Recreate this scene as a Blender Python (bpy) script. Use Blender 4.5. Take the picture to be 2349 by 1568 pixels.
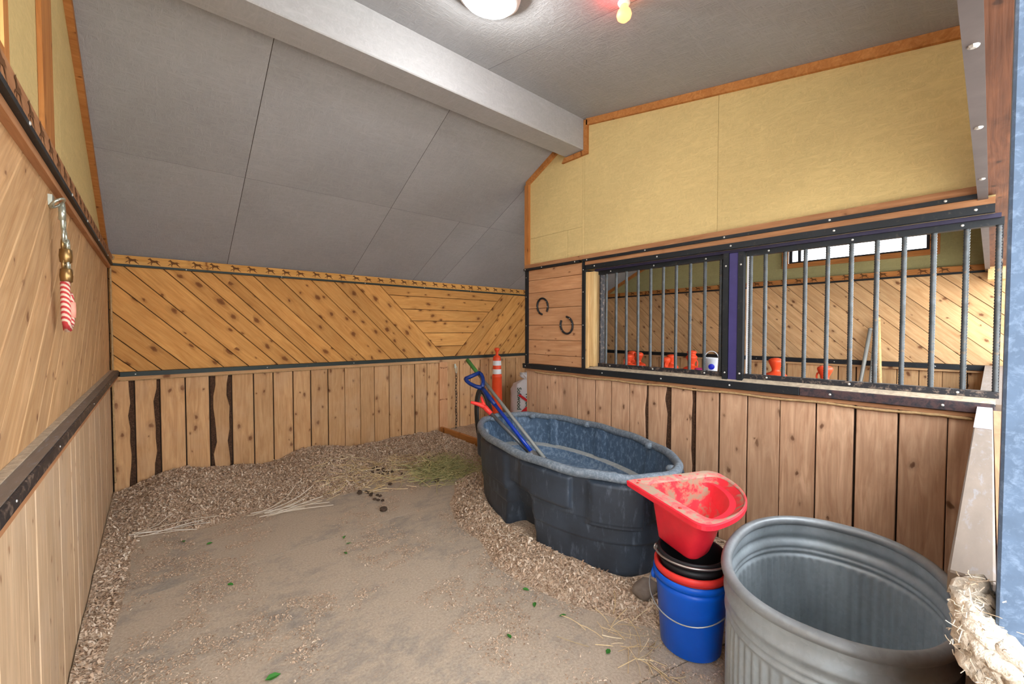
import bpy, bmesh, math, random
import numpy as np
from mathutils import Vector, Matrix
random.seed(7); RNG = np.random.default_rng(7)
for o in list(bpy.data.objects): bpy.data.objects.remove(o)
SC = bpy.context.scene
COL = SC.collection

# ------------------------------------------------------------ camera
F = 952.0
cam = bpy.data.cameras.new('camera'); CAM = bpy.data.objects.new('camera', cam); COL.objects.link(CAM)
cam.sensor_width = 36.0; cam.lens = F * 36.0 / 2349.0; cam.clip_start = 0.02; cam.clip_end = 200
YAW = math.radians(40.895); PITCH = math.radians(1.564)
CAM.location = (0, 0, 1.45)
CAM.rotation_euler = (math.pi / 2 - PITCH, 0, -YAW)
SC.camera = CAM
# ------------------------------------------------------------ sky, exposure
W = bpy.data.worlds.new('sky'); SC.world = W; W.use_nodes = True
bg = W.node_tree.nodes['Background']
bg.inputs[0].default_value = (0.92, 0.96, 1.0, 1); bg.inputs[1].default_value = 4.6
SC.view_settings.view_transform = 'Standard'; SC.view_settings.look = 'None'
SC.view_settings.gamma = 1.0; SC.view_settings.use_curve_mapping = False
SC.view_settings.exposure = 0.98
LAMP_POWER = 9.0

# ------------------------------------------------------------ node helpers
def s2l(c):
    return tuple(((v / 255.0) / 12.92 if v / 255.0 <= 0.04045 else ((v / 255.0 + 0.055) / 1.055) ** 2.4) for v in c) + (1,)
class NT:
    def __init__(s, name):
        s.m = bpy.data.materials.new(name); s.m.use_nodes = True
        s.t = s.m.node_tree; s.b = s.t.nodes['Principled BSDF']
    def n(s, typ, **kw):
        nd = s.t.nodes.new(typ)
        for k, v in kw.items():
            if k.startswith('i_'):
                nd.inputs[int(k[2:])].default_value = v
            else: setattr(nd, k, v)
        return nd
    def l(s, a, ao, b, bi): s.t.links.new(a.outputs[ao], b.inputs[bi])
    def coord(s, scale=(1, 1, 1), kind='Object', rand=False, rot=(0, 0, 0)):
        tc = s.n('ShaderNodeTexCoord'); mp = s.n('ShaderNodeMapping')
        mp.inputs['Scale'].default_value = scale; mp.inputs['Rotation'].default_value = rot
        if rand:
            oi = s.n('ShaderNodeObjectInfo'); mu = s.n('ShaderNodeMath', operation='MULTIPLY'); mu.inputs[1].default_value = 61.7
            cx = s.n('ShaderNodeCombineXYZ'); ad = s.n('ShaderNodeVectorMath', operation='ADD')
            s.l(oi, 'Random', mu, 0)
            for i in range(3): s.l(mu, 0, cx, i)
            s.l(tc, kind, ad, 0); s.l(cx, 0, ad, 1); s.l(ad, 0, mp, 0)
        else: s.l(tc, kind, mp, 0)
        return mp
    def noise(s, vec, scale, detail=4, rough=0.55, dist=0.0):
        nd = s.n('ShaderNodeTexNoise'); nd.inputs['Scale'].default_value = scale; nd.inputs['Detail'].default_value = detail
        nd.inputs['Roughness'].default_value = rough; nd.inputs['Distortion'].default_value = dist
        s.l(vec, 0, nd, 'Vector'); return nd
    def ramp(s, src, out, stops):
        r = s.n('ShaderNodeValToRGB'); e = r.color_ramp.elements
        while len(e) < len(stops): e.new(0.5)
        for i, (p, c) in enumerate(stops): e[i].position = p; e[i].color = c if len(c) == 4 else tuple(c) + (1,)
        s.l(src, out, r, 0); return r
    def mix(s, fac, a, b, mode='MIX', fo=0, ao=0, bo=0):
        m = s.n('ShaderNodeMix', data_type='RGBA', blend_type=mode)
        if isinstance(fac, (int, float)): m.inputs[0].default_value = fac
        else: s.l(fac, fo, m, 0)
        if isinstance(a, tuple): m.inputs[6].default_value = a
        else: s.l(a, ao, m, 6)
        if isinstance(b, tuple): m.inputs[7].default_value = b
        else: s.l(b, bo, m, 7)
        return m
    def bump(s, src, out, strength=0.3, dist=0.01, prev=None):
        b = s.n('ShaderNodeBump'); b.inputs['Strength'].default_value = strength; b.inputs['Distance'].default_value = dist
        s.l(src, out, b, 'Height')
        if prev: s.l(prev, 0, b, 'Normal')
        s.l(b, 0, s.b, 'Normal'); return b
    def col(s, nd, out=2): s.l(nd, out, s.b, 'Base Color')
    def set(s, rough=None, metal=None, spec=None):
        if rough is not None: s.b.inputs['Roughness'].default_value = rough
        if metal is not None: s.b.inputs['Metallic'].default_value = metal
        if spec is not None: s.b.inputs['Specular IOR Level'].default_value = spec
        return s
G1 = lambda v: (v, v, v, 1)

def wood(name, light, dark, knot, knots=1.0, var=0.22, grain=1.0, rough=0.72, dirt=None):
    """sawn board: grain along local X, knots, per-board tone"""
    N = NT(name); N.set(rough, spec=0.25)
    mp = N.coord((1.6, 14, 14), rand=True)
    g = N.noise(mp, 1.6, 6, 0.62, 1.4)
    r = N.ramp(g, 0, [(0.30, s2l(dark)), (0.68, s2l(light))])
    mp2 = N.coord((3.5, 110, 110), rand=True)
    f = N.noise(mp2, 1.0, 3, 0.6, 0.3)
    fr = N.ramp(f, 0, [(0.30, G1(0.78)), (0.62, G1(1.0))])
    m = N.mix(0.55 * grain, r, fr, 'MULTIPLY')
    # broad blotches
    mpb = N.coord((2.2, 4, 4), rand=True)
    bl = N.noise(mpb, 1.3, 3, 0.5)
    br = N.ramp(bl, 0, [(0.30, G1(0.86)), (0.66, G1(1.05))])
    m = N.mix(0.7, m, br, 'MULTIPLY', ao=2)
    # knots
    mpk = N.coord((5.2, 8.4, 8.4), rand=True)
    nz = N.noise(mpk, 3.0, 2); ad = N.n('ShaderNodeVectorMath', operation='MULTIPLY_ADD'); ad.inputs[1].default_value = (0.28, 0.28, 0.28)
    N.l(nz, 'Color', ad, 0); N.l(mpk, 0, ad, 2)
    v = N.n('ShaderNodeTexVoronoi', feature='F1', voronoi_dimensions='2D'); v.inputs['Scale'].default_value = 1.0; N.l(ad, 0, v, 'Vector')
    sp = N.n('ShaderNodeSeparateColor'); N.l(v, 'Color', sp, 0)
    ma = N.n('ShaderNodeMath', operation='ADD'); ma.inputs[1].default_value = 0.35; N.l(sp, 1, ma, 0)
    dv = N.n('ShaderNodeMath', operation='DIVIDE'); N.l(v, 'Distance', dv, 0); N.l(ma, 0, dv, 1)
    gt_ = N.n('ShaderNodeMath', operation='LESS_THAN'); gt_.inputs[1].default_value = 0.52; N.l(sp, 0, gt_, 0)
    kr = N.ramp(dv, 0, [(0.0, G1(1)), (0.085 * knots, G1(0.85)), (0.13 * knots, G1(0.30)), (0.30 * knots, G1(0))])
    kg = N.n('ShaderNodeMath', operation='MULTIPLY'); N.l(kr, 0, kg, 0); N.l(gt_, 0, kg, 1)
    m = N.mix(kg, m, s2l(knot), ao=2)
    # per-board tone
    oi = N.n('ShaderNodeObjectInfo'); hs = N.n('ShaderNodeHueSaturation')
    mr = N.n('ShaderNodeMapRange'); mr.inputs[3].default_value = 1 - var; mr.inputs[4].default_value = 1 + var * 0.55
    N.l(oi, 'Random', mr, 0); N.l(mr, 0, hs, 'Value'); N.l(m, 2, hs, 'Color')
    last, lo = hs, 0
    if dirt:
        mpd = N.coord((1, 1, 1), kind='Object', rand=True)
        d = N.noise(mpd, 2.3, 5, 0.6); dr = N.ramp(d, 0, [(0.48, G1(0)), (0.72, G1(0.6))])
        last = N.mix(dr, last, s2l(dirt)); lo = 2
    N.col(last, lo)
    N.bump(f, 0, 0.25, 0.004)
    return N.m

def paint(name, colr, var=0.06, rough=0.8, strand=0.35, metal=0.0, tint=None):
    """painted strand board"""
    N = NT(name); N.set(rough, metal, 0.25)
    a = N.noise(N.coord((9, 55, 30), rot=(0.5, 0.4, 0.6)), 1.0, 4, 0.65, 1.2)
    b = N.noise(N.coord((50, 9, 34), rot=(-0.4, 0.7, -0.3)), 1.0, 4, 0.65, 1.2)
    mx = N.n('ShaderNodeMath', operation='MAXIMUM'); N.l(a, 0, mx, 0); N.l(b, 0, mx, 1)
    big = N.noise(N.coord(), 1.1, 4, 0.6)
    c0 = s2l(colr); dk = tuple(x * (1 - var * 2) for x in c0[:3]) + (1,); lt = tuple(min(1, x * (1 + var)) for x in c0[:3]) + (1,)
    r = N.ramp(big, 0, [(0.3, dk), (0.7, lt if not tint else s2l(tint))])
    sr = N.ramp(mx, 0, [(0.42, G1(0.86)), (0.72, G1(1.06))])
    N.col(N.mix(0.75, r, sr, 'MULTIPLY'))
    N.bump(mx, 0, strand * 1.5, 0.01)
    return N.m

def plain(name, colr, rough=0.5, metal=0.0, spec=0.4, var=0.12, scale=9, bump=0.0, worn=None, wornp=(0.56, 0.70), stretch=(1, 1, 1)):
    N = NT(name); N.set(rough, metal, spec)
    nz = N.noise(N.coord(stretch), scale, 5, 0.6)
    c0 = s2l(colr); r = N.ramp(nz, 0, [(0.3, tuple(x * (1 - var) for x in c0[:3]) + (1,)), (0.7, tuple(min(1, x * (1 + var)) for x in c0[:3]) + (1,))])
    last, lo = r, 0
    if worn:
        n2 = N.noise(N.coord(tuple(x * 1.0 for x in stretch)), scale * 2.3, 7, 0.7, 0.4)
        wr = N.ramp(n2, 0, [(wornp[0], G1(0)), (wornp[1], G1(1))])
        last = N.mix(wr, r, s2l(worn)); lo = 2
    N.col(last, lo)
    if bump: N.bump(nz, 0, bump, 0.01)
    return N.m

def glow(name, colr, strength):
    N = NT(name); N.b.inputs['Emission Color'].default_value = colr; N.b.inputs['Emission Strength'].default_value = strength
    N.b.inputs['Base Color'].default_value = (0.9 * colr[0], 0.9 * colr[1], 0.9 * colr[2], 1); return N.m

M = {}
M['wood_gold'] = wood('stained_gold_boards', (222, 164, 94), (198, 136, 70), (116, 68, 30), 1.25, 0.14)
M['wood_raw'] = wood('raw_spruce_boards', (216, 172, 124), (188, 140, 94), (118, 76, 46), 0.9, 0.15, dirt=(200, 165, 130))
M['wood_pink'] = wood('weathered_pinkish_boards', (220, 180, 146), (184, 140, 108), (104, 70, 48), 0.75, 0.16, dirt=(176, 138, 108))
M['wood_pale'] = wood('pale_washed_boards', (228, 198, 162), (204, 172, 136), (150, 112, 82), 0.45, 0.08, grain=1.3, dirt=(206, 184, 160))
M['wood_tan'] = wood('tan_diagonal_boards', (220, 180, 134), (192, 148, 102), (126, 84, 54), 0.6, 0.10, grain=1.2, dirt=(186, 150, 114))
M['wood_panel'] = wood('reddish_panel_boards', (212, 162, 120), (188, 134, 92), (120, 74, 46), 0.6, 0.12)
M['wood_far'] = wood('far_stall_boards', (226, 186, 138), (200, 154, 106), (110, 70, 44), 0.85, 0.18)
M['wood_trim'] = wood('orange_trim_wood', (204, 142, 82), (174, 110, 56), (110, 62, 28), 0.6, 0.10)
M['wood_trim2'] = wood('brown_trim_wood', (190, 140, 100), (158, 108, 72), (100, 64, 40), 0.5, 0.10)
M['wood_horse'] = wood('horse_trim_wood', (222, 168, 96), (196, 138, 66), (130, 80, 36), 0.5, 0.06)
M['wood_jamb'] = wood('pale_jamb_wood', (232, 200, 146), (208, 168, 110), (150, 110, 70), 0.5, 0.08)
M['wood_header'] = wood('dark_header_wood', (132, 84, 58), (92, 56, 38), (60, 36, 24), 0.6, 0.1, grain=1.5)
M['dark_gap'] = plain('dark_backing', (46, 34, 24), 0.95)
M['bark'] = plain('bark', (86, 60, 42), 0.95, var=0.5, scale=40, bump=1.0, worn=(52, 34, 22), wornp=(0.42, 0.62))
M['grey_paint'] = paint('grey_ceiling_paint', (170, 172, 176), 0.05, 0.8, 0.40)
M['beam_paint'] = paint('grey_beam_paint', (178, 180, 184), 0.04, 0.75, 0.18)
M['yellow_paint'] = paint('yellow_wall_paint', (221, 198, 140), 0.04, 0.8, 0.30)
M['shaded_yellow_paint'] = paint('shaded_yellow_wall_paint', (172, 168, 122), 0.05, 0.8, 0.30)  # same yellow wall paint, with the far stall's shade mixed into the colour
M['black_iron'] = plain('black_angle_iron', (34, 38, 42), 0.5, 0.3, worn=(92, 84, 76), wornp=(0.60, 0.78), scale=14)
M['green_iron'] = plain('dark_green_strip', (32, 42, 38), 0.5, 0.2, worn=(84, 100, 82), wornp=(0.62, 0.80), scale=9)
M['rust_iron'] = plain('worn_rail_iron', (40, 40, 44), 0.5, 0.3, worn=(128, 112, 100), wornp=(0.52, 0.66), scale=16)
M['brown_iron'] = plain('rusty_rail_iron', (78, 58, 58), 0.6, 0.2, worn=(40, 42, 48), wornp=(0.45, 0.62), scale=16)
M['purple'] = plain('purple_steel', (62, 56, 108), 0.5, 0.1, worn=(112, 100, 120), wornp=(0.66, 0.76), scale=12)
M['dark_purple'] = plain('dark_purple_steel', (46, 42, 66), 0.5, 0.1)
M['rebar'] = plain('rebar_steel', (78, 82, 84), 0.5, 0.55, var=0.3, scale=18, worn=(116, 96, 74), wornp=(0.56, 0.72))
M['skylit_steel'] = plain('scuffed_skylit_steel', (84, 103, 128), 0.5, 0.2, worn=(120, 140, 166), wornp=(0.50, 0.72), scale=34)  # bluish skylight on plain steel, put into the base colour
M['grey_cap'] = plain('dusty_grey_cap', (118, 104, 92), 0.8, 0.0, worn=(132, 136, 144), wornp=(0.54, 0.78), scale=12, stretch=(0.5, 3, 3))
M['dust'] = plain('dusty_sill', (176, 160, 138), 0.95, var=0.25, scale=40, bump=0.5)
M['screw'] = plain('screw_steel', (214, 214, 210), 0.35, 0.6)
M['ink'] = plain('branded_ink', (104, 66, 32), 0.9)
M['rope'] = plain('sisal_twine', (176, 144, 102), 0.95, var=0.25, scale=60)
M['rope_fray'] = plain('frayed_pale_rope', (212, 200, 184), 0.95, var=0.22, scale=60, bump=0.8, worn=(164, 138, 112), wornp=(0.56, 0.74))
M['lamp_ring'] = plain('white_enamel', (236, 236, 238), 0.4)
M['lamp_glow'] = glow('lamp_diffuser', (1, 0.98, 0.95, 1), 14.0)
M['bulb_glow'] = glow('red_heat_bulb', (1.0, 0.30, 0.10, 1), 1.9)
M['bulb_neck'] = plain('red_glass', (220, 60, 60), 0.3)
M['white_vinyl'] = plain('window_vinyl', (228, 230, 232), 0.5)
M['pale_plate'] = plain('pale_lavender_plate', (186, 178, 182), 0.6, worn=(150, 130, 128), wornp=(0.6, 0.75))
M['header_iron'] = plain('grey_brown_steel', (94, 86, 86), 0.6, 0.2, var=0.15)
M['dark_frame'] = plain('dark_window_frame', (40, 44, 54), 0.5)
# tank plastics and metals
def black_plastic():
    N = NT('scuffed_black_plastic'); N.set(0.48, spec=0.4)
    a = N.noise(N.coord((1, 1, 0.25)), 26, 6, 0.7); b = N.noise(N.coord(), 3.2, 4, 0.6)
    r = N.ramp(b, 0, [(0.3, s2l((34, 41, 50))), (0.7, s2l((56, 66, 79)))])
    w = N.ramp(a, 0, [(0.55, G1(0)), (0.80, G1(0.55))])
    N.col(N.mix(w, r, s2l((128, 142, 158)))); N.bump(a, 0, 0.12, 0.004); return N.m
M['tank_black'] = black_plastic()
M['tank_rim'] = plain('scuffed_rim_plastic', (98, 110, 122), 0.6, worn=(150, 160, 170), wornp=(0.45, 0.75), scale=22)
M['tank_inner'] = plain('blue_grey_scuffed_plastic', (70, 92, 116), 0.55, worn=(140, 164, 188), wornp=(0.50, 0.74), scale=12, stretch=(1.4, 1.4, 0.8))
M['ledge'] = plain('dusty_ledge', (150, 156, 158), 0.8, worn=(180, 180, 172), wornp=(0.5, 0.7), scale=8)
M['tank_floor'] = plain('scuffed_tank_floor', (86, 110, 136), 0.6, worn=(150, 170, 190), wornp=(0.45, 0.72), scale=14)
def galvanised(name, c, rough):
    N = NT(name); N.set(rough, 0.40, 0.5)
    v = N.n('ShaderNodeTexVoronoi', feature='F1'); v.inputs['Scale'].default_value = 70; N.l(N.coord(), 0, v, 'Vector')
    b = N.noise(N.coord((1, 1, 0.4)), 5, 5, 0.6)
    r = N.ramp(b, 0, [(0.28, s2l(tuple(x * 0.86 for x in c))), (0.72, s2l(tuple(min(255, x * 1.1) for x in c)))])
    sp = N.ramp(v, 'Color', [(0.0, G1(0.90)), (1.0, G1(1.06))])
    N.col(N.mix(0.8, r, sp, 'MULTIPLY'))
    rr = N.ramp(b, 0, [(0.3, G1(rough - 0.08)), (0.7, G1(rough + 0.12))]); N.l(rr, 0, N.b, 'Roughness'); return N.m
M['galv'] = galvanised('galvanised_steel', (166, 176, 182), 0.45)  # bluish base tint stands in for blue light reflected in the metal
M['galv_rim'] = galvanised('galvanised_rim', (150, 156, 160), 0.42)
M['red_plastic'] = plain('red_feeder_plastic', (238, 44, 62), 0.42, worn=(240, 110, 120), wornp=(0.62, 0.80), scale=8)
M['red_dirty'] = plain('dusty_red_plastic', (226, 44, 58), 0.6, worn=(158, 132, 108), wornp=(0.47, 0.58), scale=5)
M['lip_dirty'] = plain('dusty_lip', (232, 90, 98), 0.6, worn=(176, 150, 130), wornp=(0.40, 0.55), scale=7)
M['red_bucket'] = plain('red_bucket_plastic', (226, 56, 50), 0.45, worn=(214, 110, 100), wornp=(0.62, 0.75))
M['blue_bucket'] = plain('blue_bucket_plastic', (0, 88, 206), 0.38, var=0.05)
M['black_bucket'] = plain('black_bucket_rubber', (30, 32, 36), 0.5)
M['wire'] = plain('bail_wire', (176, 176, 172), 0.35, 0.8)
M['orange'] = plain('orange_plastic', (246, 84, 44), 0.42, var=0.05)
M['reflect'] = plain('white_reflective_band', (232, 236, 240), 0.5, var=0.03)
M['reflect_mark'] = plain('grey_band_mark', (120, 130, 140), 0.5)
M['dk_rubber'] = plain('dark_rubber', (46, 48, 50), 0.6, var=0.3)
M['shovel_blue'] = plain('blue_handle_plastic', (18, 48, 118), 0.35, var=0.1)
M['shaft_blue'] = plain('blue_enamel_shaft', (20, 62, 178), 0.22, var=0.05, worn=(226, 230, 236), wornp=(0.70, 0.74), scale=6)
M['grip_green'] = plain('green_grip', (78, 136, 66), 0.6)
M['shaft_grey'] = plain('grey_shaft', (150, 150, 144), 0.5, 0.2)
M['shaft_dark'] = plain('dark_grey_shaft', (112, 112, 112), 0.4, 0.5)
M['tool_red'] = plain('red_grabber_plastic', (238, 62, 54), 0.4)
M['bag'] = plain('white_woven_bag', (212, 208, 210), 0.7, var=0.06, scale=12, bump=0.3)
M['print_green'] = plain('dark_green_print', (16, 58, 40), 0.7)
M['print_red'] = plain('red_print', (206, 26, 34), 0.7)
M['pail'] = plain('white_pail_plastic', (232, 232, 236), 0.45, var=0.03)
M['sticker'] = plain('blue_sticker', (24, 34, 190), 0.5)
M['table'] = plain('grey_table_plastic', (170, 172, 172), 0.6)
M['pink'] = plain('pink_plastic', (226, 70, 150), 0.5)
M['iron_shoe'] = plain('horseshoe_iron', (44, 44, 46), 0.5, 0.5, worn=(140, 120, 96), wornp=(0.60, 0.72), scale=22)
M['chrome'] = plain('zinc_link', (196, 204, 192), 0.3, 0.8)
M['brass'] = plain('bronze_snap', (150, 120, 76), 0.35, 0.85)
M['tape'] = plain('pink_tape', (240, 164, 144), 0.7)
M['chain'] = plain('dark_chain', (84, 70, 60), 0.5, 0.6)
def candy():
    N = NT('candy_striped_rope'); N.set(0.85)
    w = N.n('ShaderNodeTexWave', wave_type='BANDS', bands_direction='DIAGONAL'); w.inputs['Scale'].default_value = 34; w.inputs['Distortion'].default_value = 0.4
    N.l(N.coord((0.4, 1, 1)), 0, w, 'Vector')
    N.col(N.ramp(w, 0, [(0.45, s2l((190, 60, 62))), (0.55, s2l((226, 200, 180)))]), 0); return N.m
M['candy'] = candy()
M['manure'] = plain('dry_dung', (74, 58, 46), 0.95, var=0.4, scale=30, bump=0.8)
M['stone'] = plain('grey_stone', (112, 100, 90), 0.9, var=0.25, scale=20, bump=0.6)
M['leaf'] = plain('green_leaf', (54, 120, 44), 0.6)
def floor_mat():
    N = NT('dusty_rubber_mat'); N.set(0.92, spec=0.2)
    big = N.noise(N.coord((1.0, 1.2, 1), rot=(0, 0, 0.5)), 1.7, 6, 0.62, 0.6)
    fine = N.noise(N.coord(), 85, 4, 0.7); mid = N.noise(N.coord((1.2, 1.9, 1), rot=(0, 0, 0.75)), 8, 8, 0.74, 0.3)
    base = N.ramp(fine, 0, [(0.3, s2l((166, 150, 132))), (0.7, s2l((196, 182, 164)))])
    ad = N.n('ShaderNodeMath', operation='MULTIPLY'); N.l(big, 0, ad, 0); N.l(mid, 0, ad, 1)
    fac = N.ramp(ad, 0, [(0.24, G1(0)), (0.40, G1(0.55))])
    c = N.mix(fac, base, s2l((108, 112, 116)))
    fl = N.ramp(mid, 0, [(0.60, G1(0)), (0.68, G1(0.5))])
    N.col(N.mix(fl, c, s2l((206, 178, 148)), ao=2))
    N.bump(fine, 0, 0.5, 0.006); return N.m
M['mat'] = floor_mat()
def heap_mat():
    N = NT('wood_shavings_bed'); N.set(0.95, spec=0.15)
    v = N.n('ShaderNodeTexVoronoi', feature='F1'); v.inputs['Scale'].default_value = 95; v.inputs['Randomness'].default_value = 1
    N.l(N.coord((1, 1, 1)), 0, v, 'Vector')
    r = N.ramp(v, 'Color', [(0.0, s2l((150, 128, 108))), (0.5, s2l((196, 172, 148))), (1.0, s2l((222, 202, 180)))])
    b = N.noise(N.coord(), 2.6, 5, 0.6); br = N.ramp(b, 0, [(0.3, G1(0.74)), (0.65, G1(1.05))])
    N.col(N.mix(0.9, r, br, 'MULTIPLY')); N.bump(v, 'Distance', 0.8, 0.01); return N.m
M['heap'] = heap_mat()
M['aisle'] = plain('sandy_ground', (214, 204, 190), 0.95, var=0.1, scale=6, bump=0.3)
def island(name, cols, rough=0.9):
    N = NT(name); N.set(rough, spec=0.2)
    g = N.n('ShaderNodeNewGeometry'); N.col(N.ramp(g, 'Random Per Island', [(i / (len(cols) - 1), s2l(c)) for i, c in enumerate(cols)]), 0); return N.m
M['flake'] = island('wood_flakes', [(138, 112, 92), (188, 160, 134), (212, 188, 164), (196, 168, 142), (230, 214, 194), (166, 140, 118)])
M['straw'] = island('dry_straw', [(222, 198, 150), (196, 168, 120), (234, 216, 178), (150, 126, 90)])
M['hay'] = island('green_hay', [(158, 156, 104), (188, 178, 126), (136, 142, 96), (214, 200, 146)])
M['twig'] = island('pale_stalks', [(236, 226, 212), (214, 198, 176), (246, 240, 230)])
M['fibre'] = island('rope_fibres', [(218, 208, 194), (204, 188, 166), (228, 220, 208), (176, 150, 122)])

# ------------------------------------------------------------ object helpers
def link(name, me, mat=None, parent=None, mw=None):
    o = bpy.data.objects.new(name, me); COL.objects.link(o)
    if mat is not None and me is not None and not me.materials: me.materials.append(M[mat] if isinstance(mat, str) else mat)
    if parent is not None:
        o.parent = parent
        if parent.type == 'MESH': o.matrix_parent_inverse = parent.matrix_basis.inverted()
    if mw is not None: o.matrix_basis = mw
    return o
def tag(o, label=None, cat=None, group=None, kind=None):
    if label: o['label'] = label
    if cat: o['category'] = cat
    if group: o['group'] = group
    if kind: o['kind'] = kind
    return o
def empty(name, loc=(0, 0, 0), rot=(0, 0, 0)):
    o = bpy.data.objects.new(name, None); COL.objects.link(o); o.location = loc; o.rotation_euler = rot; o.empty_display_size = 0.05
    return o
def pyd(name, v, f, smooth=False):
    me = bpy.data.meshes.new(name); me.from_pydata([tuple(map(float, p)) for p in v], [], f); me.update()
    if smooth: me.polygons.foreach_set('use_smooth', [True] * len(me.polygons))
    return me
def box(name, x0, x1, y0, y1, z0, z1, mat, parent=None, bev=0.0, grain='x'):
    c = Vector(((x0 + x1) / 2, (y0 + y1) / 2, (z0 + z1) / 2)); d = ((x1 - x0) / 2, (y1 - y0) / 2, (z1 - z0) / 2)
    if grain == 'y': R = Matrix(((0, -1, 0), (1, 0, 0), (0, 0, 1))); d = (d[1], d[0], d[2])
    elif grain == 'z': R = Matrix(((0, 0, -1), (0, 1, 0), (1, 0, 0))); d = (d[2], d[1], d[0])
    else: R = Matrix.Identity(3)
    bm = bmesh.new(); bmesh.ops.create_cube(bm, size=2)
    for v in bm.verts: v.co = Vector((v.co.x * d[0], v.co.y * d[1], v.co.z * d[2]))
    if bev: bmesh.ops.bevel(bm, geom=list(bm.edges), offset=bev, segments=1, affect='EDGES')
    me = bpy.data.meshes.new(name); bm.to_mesh(me); bm.free()
    return link(name, me, mat, parent, Matrix.Translation(c) @ R.to_4x4())
def prism(name, pts, offset, mat, parent=None):
    """closed prism: polygon pts (world 3D) pushed along offset"""
    P = [Vector(p) for p in pts]; n = len(P); off = Vector(offset)
    nn = Vector((0, 0, 0))
    for i in range(n): nn += P[i].cross(P[(i + 1) % n])
    if nn.dot(off) > 0: P.reverse()
    v = P + [p + off for p in P]
    f = [list(range(n)), list(range(2 * n - 1, n - 1, -1))] + [[(i + 1) % n, i, n + i, n + (i + 1) % n] for i in range(n)]
    c = sum(P, Vector()) / n
    return link(name, pyd(name, [p - c for p in v], f), mat, parent, Matrix.Translation(c))
def clip(poly, a, b, c):
    """keep a*u+b*v<=c"""
    out = []
    for i in range(len(poly)):
        p, q = poly[i], poly[(i + 1) % len(poly)]
        dp, dq = a * p[0] + b * p[1] - c, a * q[0] + b * q[1] - c
        if dp <= 0: out.append(p)
        if dp * dq < 0:
            t = dp / (dp - dq); out.append((p[0] + t * (q[0] - p[0]), p[1] + t * (q[1] - p[1])))
    return out
class Frame:
    def __init__(s, O, U, N): s.O, s.U, s.V, s.N = Vector(O), Vector(U), Vector((0, 0, 1)), Vector(N)
    def P(s, u, v, w=0): return s.O + s.U * u + s.V * v + s.N * w
def plank(fr, poly, ang, mat, parent, th=0.018, jit=0.004, name='plank', back=True):
    """board: polygon (u,v) on a wall, grain at ang; bevelled front edge; front face near w=0"""
    if len(poly) < 3: return None
    ar = sum(poly[i][0] * poly[(i + 1) % len(poly)][1] - poly[(i + 1) % len(poly)][0] * poly[i][1] for i in range(len(poly))) / 2
    if abs(ar) < 4e-4: return None
    g = fr.U * math.cos(ang) + fr.V * math.sin(ang); N = fr.N; e2 = N.cross(g)
    cu = sum(p[0] for p in poly) / len(poly); cv = sum(p[1] for p in poly) / len(poly)
    w = random.uniform(-jit, jit); c = fr.P(cu, cv, w)
    L = []
    for p in poly:
        d = fr.P(p[0], p[1], w) - c; L.append((d.dot(g), d.dot(e2)))
    ar2 = sum(L[i][0] * L[(i + 1) % len(L)][1] - L[(i + 1) % len(L)][0] * L[i][1] for i in range(len(L)))
    if ar2 < 0: L.reverse()
    n = len(L)
    # inset front ring for a softened arris
    ins = []
    for i in range(n):
        a, b, d = Vector(L[i - 1]), Vector(L[i]), Vector(L[(i + 1) % n])
        e1 = (b - a); e2v = (d - b)
        if e1.length < 1e-6 or e2v.length < 1e-6: ins.append(L[i]); continue
        n1 = Vector((-e1.y, e1.x)).normalized(); n2 = Vector((-e2v.y, e2v.x)).normalized(); bi = n1 + n2
        if bi.length < 1e-4: ins.append(L[i]); continue
        bi.normalize(); k = 0.003 / max(0.35, bi.dot(n1)); q = b + bi * k; ins.append((q.x, q.y))
    v = [(x, y, 0.0) for x, y in ins] + [(x, y, -0.003) for x, y in L] + [(x, y, -th) for x, y in L]
    f = [list(range(n))]
    for i in range(n):
        j = (i + 1) % n
        f.append([i, n + i, n + j, j]); f.append([n + i, 2 * n + i, 2 * n + j, n + j])
    f.append(list(range(3 * n - 1, 2 * n - 1, -1)))
    R = Matrix((g, e2, N)).transposed()
    return link(name, pyd('plank', v, f), mat, parent, Matrix.Translation(c) @ R.to_4x4())
def tube(path, r, seg=8, closed=False, twist=0.0, lobes=0, lobe=0.0, caps=True):
    """tube mesh data (verts,faces) along path; r number or list"""
    P = [Vector(p) for p in path]; n = len(P); V = []; Fc = []
    up = None
    for i in range(n):
        if closed: t = (P[(i + 1) % n] - P[i - 1])
        else: t = P[min(i + 1, n - 1)] - P[max(i - 1, 0)]
        t.normalize()
        if up is None: up = t.orthogonal().normalized()
        up = (up - t * up.dot(t))
        if up.length < 1e-5: up = t.orthogonal()
        up.normalize(); sd = t.cross(up)
        rr = r[i] if isinstance(r, (list, tuple)) else r
        for k in range(seg):
            a = 2 * math.pi * k / seg
            q = rr * (1 + (lobe * math.cos(lobes * a + twist * i) if lobes else 0))
            V.append(P[i] + up * math.cos(a) * q + sd * math.sin(a) * q)
    m = n if closed else n - 1
    for i in range(m):
        j = (i + 1) % n
        for k in range(seg):
            l = (k + 1) % seg; Fc.append([i * seg + k, i * seg + l, j * seg + l, j * seg + k])
    if caps and not closed:
        Fc.append(list(range(seg - 1, -1, -1))); Fc.append([(n - 1) * seg + k for k in range(seg)])
    return V, Fc
def tube_obj(name, path, r, mat, parent=None, seg=8, closed=False, smooth=True, **kw):
    v, f = tube(path, r, seg, closed, **kw); return link(name, pyd(name, v, f, smooth), mat, parent)
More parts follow.
